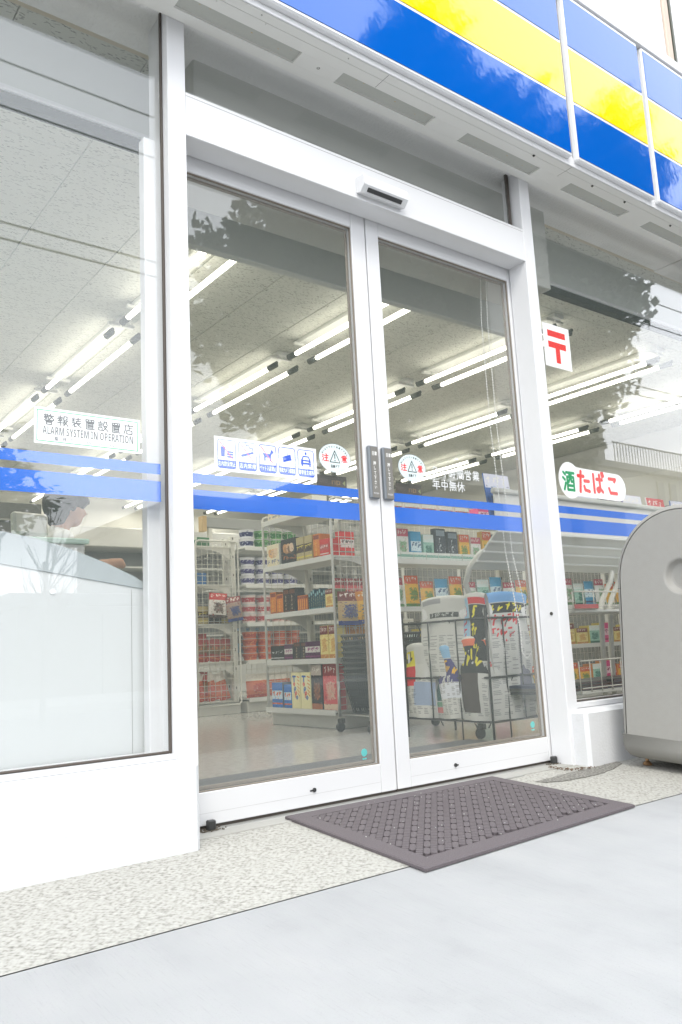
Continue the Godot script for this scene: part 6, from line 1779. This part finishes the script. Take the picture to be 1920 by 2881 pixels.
func across_the_street() -> void:
	var leafm := mat("evergreen leaf", lin(0.035, 0.05, 0.022), 0.7)
	var k := 0.72                                          # mirrored depth chosen for the trees: 6 m before the panes
	tree("street_tree", "tall broad evergreen street tree facing the sliding doors", Vector3(7.4, -0.2, 5.9), 2.6, [
		[Vector3(-2.5, 4.7, 0), Vector3(0.7, 0.8, 0.8)], [Vector3(-2.75, 5.75, 0.2), Vector3(0.36, 0.36, 0.4)], [Vector3(-1.3, 4.2, 0.2), Vector3(1.2, 1.1, 1.1)], [Vector3(-0.9, 6.0, 0), Vector3(1.5, 1.3, 1.3)], [Vector3(0.8, 5.3, 0), Vector3(1.6, 1.3, 1.2)], [Vector3(0.3, 7.6, 0), Vector3(1.5, 1.5, 1.3)], [Vector3(0.2, 8.9, 0), Vector3(0.8, 0.95, 0.9)], [Vector3(1.9, 7.8, 0), Vector3(1.3, 1.2, 1.2)], [Vector3(1.0, 3.9, 0), Vector3(1.3, 0.9, 1.0)], [Vector3(-0.6, 3.5, 0.1), Vector3(1.1, 0.5, 0.8)], [Vector3(2.4, 6.3, 0), Vector3(1.2, 1.2, 1.0)]], 430, leafm, 31)
	tree("street_tree", "taller evergreen street tree standing next to the broad one", Vector3(11.0, -0.2, 5.9), 2.8, [
		[Vector3(-1.1, 4.6, 0), Vector3(1.2, 1.2, 1.1)], [Vector3(0.2, 5.4, 0), Vector3(1.2, 1.2, 1.1)], [Vector3(-0.2, 3.9, 0), Vector3(0.7, 0.7, 0.8)], [Vector3(0.9, 6.6, 0), Vector3(1.2, 1.0, 1.1)], [Vector3(-0.6, 6.4, 0), Vector3(1.3, 1.1, 1.1)], [Vector3(1.0, 8.2, 0), Vector3(1.2, 1.2, 1.1)], [Vector3(1.3, 9.4, 0), Vector3(0.65, 0.85, 0.8)], [Vector3(-0.4, 7.9, 0), Vector3(0.9, 0.9, 0.9)]], 430, leafm, 32)
	tree("street_tree", "small dense tree beside the flat grey house", Vector3(2.9, -0.2, 9.6), 1.6, [
		[Vector3(0.2, 3.0, 0), Vector3(0.7, 0.5, 0.7)], [Vector3(-0.5, 3.5, 0), Vector3(0.8, 0.7, 0.8)], [Vector3(-1.3, 3.2, 0), Vector3(0.9, 0.9, 0.8)]], 420, leafm, 33)
	rng.seed = 41
	# bare tree
	var bt := thing("bare_tree", "leafless young tree by the kerb across the road", "tree", Vector3(3.1, -0.2, 7.7))
	var s := st()
	tube(s, [Vector3.ZERO, Vector3(0.05, 1.2, 0), Vector3(0.02, 1.9, 0)], 0.035, 7)
	part(bt, "trunk", done(s), M["bark"])
	s = st()
	for i in 26:
		var p := Vector3(0.03, rng.randf_range(0.8, 1.9), 0)
		var d := Vector3(rng.randf_range(-0.5, 0.8), 1.0, rng.randf_range(-0.6, 0.6)).normalized()
		var q := p + d * rng.randf_range(0.4, 0.8)
		tube(s, [p, q], 0.009, 4)
		for j in 4:
			var r := p.lerp(q, rng.randf_range(0.3, 1.0))
			tube(s, [r, r + (d + Vector3(rng.randf() - 0.5, rng.randf() * 0.4, rng.randf() - 0.5)).normalized() * rng.randf_range(0.2, 0.45)], 0.004, 4)
	part(bt, "crown", done(s), M["bark"])
	# overhead wires on two poles
	var wood := mat("concrete pole", lin(0.3, 0.3, 0.29), 0.8)
	for x in [-16.0, 24.0]:
		var p := thing("utility_pole", "grey concrete utility pole at the " + ("near" if x < 0 else "far") + " end of the street wires", "utility pole", Vector3(x, -0.22, 7.0))
		part(p, "shaft", lathe([Vector2(0.17, 0), Vector2(0.11, 8.4), Vector2(0, 8.4)], 12), wood)
		span(p, "crossarm", wood, Vector3(x - 0.06, 4.9, 6.6), Vector3(x + 0.06, 5.0, 7.5), 0.005)
		span(p, "crossarm", wood, Vector3(x - 0.06, 7.2, 6.4), Vector3(x + 0.06, 7.3, 7.6), 0.005)
	var n := 0
	for e in [[5.50, 6.9, "upper of the two low street wires"], [5.30, 6.9, "lower of the two low street wires"], [7.32, 6.6, "high wire on the outer arm ends"], [7.32, 7.4, "high wire on the inner arm ends"]]:
		var pts := []
		for i in 21:
			var t := i / 20.0
			pts.append(Vector3(lerpf(-16, 24, t), e[0] + 0.25 * pow(2 * t - 1, 2) - (0.3 if n < 2 else 0.0) * 0, e[1]))
		lone("overhead_wire", tubem(pts, 0.013, 5), M["dark plastic"], "black " + e[2], "wire")
		n += 1
	# apartment block with roof railing and aerial
	var ab := thing("apartment_block", "pale apartment block with roof railing, stair head and aerial", "building", Vector3(29, -0.23, 16))
	var wl := mat("far wall", lin(0.36, 0.36, 0.34), 0.8)
	span(ab, "wall", wl, Vector3(23.5, -0.22, 15.8), Vector3(34.5, 7.0, 24), 0.02)
	span(ab, "eave", mat("far eave", lin(0.20, 0.2, 0.19), 0.8), Vector3(23.2, 6.8, 15.5), Vector3(34.8, 7.05, 15.79), 0.01)
	span(ab, "stair_head", mat("stair head", lin(0.30, 0.29, 0.25), 0.8), Vector3(23.6, 7.06, 16.2), Vector3(27.4, 8.7, 20), 0.01)
	for e in [[30.1, 6.2], [31.0, 6.2], [28.2, 3.6], [30.1, 3.4], [31.0, 3.4], [25.6, 3.6]]:
		var w := span(ab, "window", mat("far frame", lin(0.3, 0.28, 0.22), 0.6), Vector3(e[0], e[1] - 0.5, 15.74), Vector3(e[0] + 0.5, e[1] + 0.4, 15.80), 0.01)
		part(w, "window_glass", cbox(Vector3(0.42, 0.8, 0.02), 0.0), mat("far glass", lin(0.1, 0.11, 0.11), 0.1), Vector3(0, 0, -0.03))
	var rl := st()
	for i in 34: bx(rl, Vector3(27.6 + 0.2 * i, 7.5, 15.9), Vector3(0.03, 0.9, 0.03))
	bx(rl, Vector3(31.0, 7.97, 15.9), Vector3(7.0, 0.05, 0.05))
	part(ab, "railing", done(rl), wl, -ab.position)
	var an := st()
	tube(an, [Vector3(28.0, 7.0, 17), Vector3(28.0, 10.4, 17)], 0.03, 5)
	for e in [[10.2, 0.9], [9.6, 0.7], [9.0, 1.1]]:
		tube(an, [Vector3(28.0 - e[1], e[0] - 0.2, 17), Vector3(28.0 + e[1], e[0] + 0.2, 17)], 0.02, 4)
		for j in 5: tube(an, [Vector3(27.6 + 0.2 * j, e[0] - 0.1 + 0.05 * j, 16.7), Vector3(27.6 + 0.2 * j, e[0] - 0.1 + 0.05 * j, 17.3)], 0.012, 4)
	part(ab, "aerial", done(an), M["dark metal"], -ab.position)
	# low houses opposite
	var hs := [[-16.0, 3.4, 4.2, "grey house with flat roof beside the small dense tree", lin(0.13, 0.125, 0.115)], [4.2, 7.0, 1.5, "low brown shed behind the bare tree", lin(0.12, 0.11, 0.10)], [7.5, 10.4, 3.5, "narrow dark grey house behind the broad tree", lin(0.12, 0.12, 0.115)], [11.4, 22.8, 4.4, "low cream house before the apartment block", lin(0.20, 0.19, 0.175)]]
	for h in hs:
		var b := thing("street_house", h[3], "house", Vector3((h[0] + h[1]) / 2, -0.23, 13))
		span(b, "wall", mat("house wall " + h[3], h[4], 0.85), Vector3(h[0], -0.2, 12.6), Vector3(h[1], h[2], 19), 0.02)
		span(b, "roof", mat("roof dark", lin(0.06, 0.06, 0.065), 0.8), Vector3(h[0] - 0.25, h[2] + 0.002, 12.3), Vector3(h[1] + 0.25, h[2] + 0.22, 19.2), 0.03)
		var x: float = h[0] + 0.8
		while x < h[1] - 1.6 and h[2] > 2.5:
			var w := span(b, "window", M["far frame"], Vector3(x, 0.9, 12.54), Vector3(x + 1.2, 2.1, 12.6), 0.01)
			part(w, "window_glass", cbox(Vector3(1.08, 1.08, 0.02), 0.0), M["far glass"], Vector3(0, 0, -0.03))
			x += 2.4
		span(b, "door", mat("house door", lin(0.09, 0.07, 0.05), 0.6), Vector3(h[1] - 1.3, -0.2, 12.54), Vector3(h[1] - 0.4, minf(1.9, h[2] - 0.15), 12.6), 0.01)
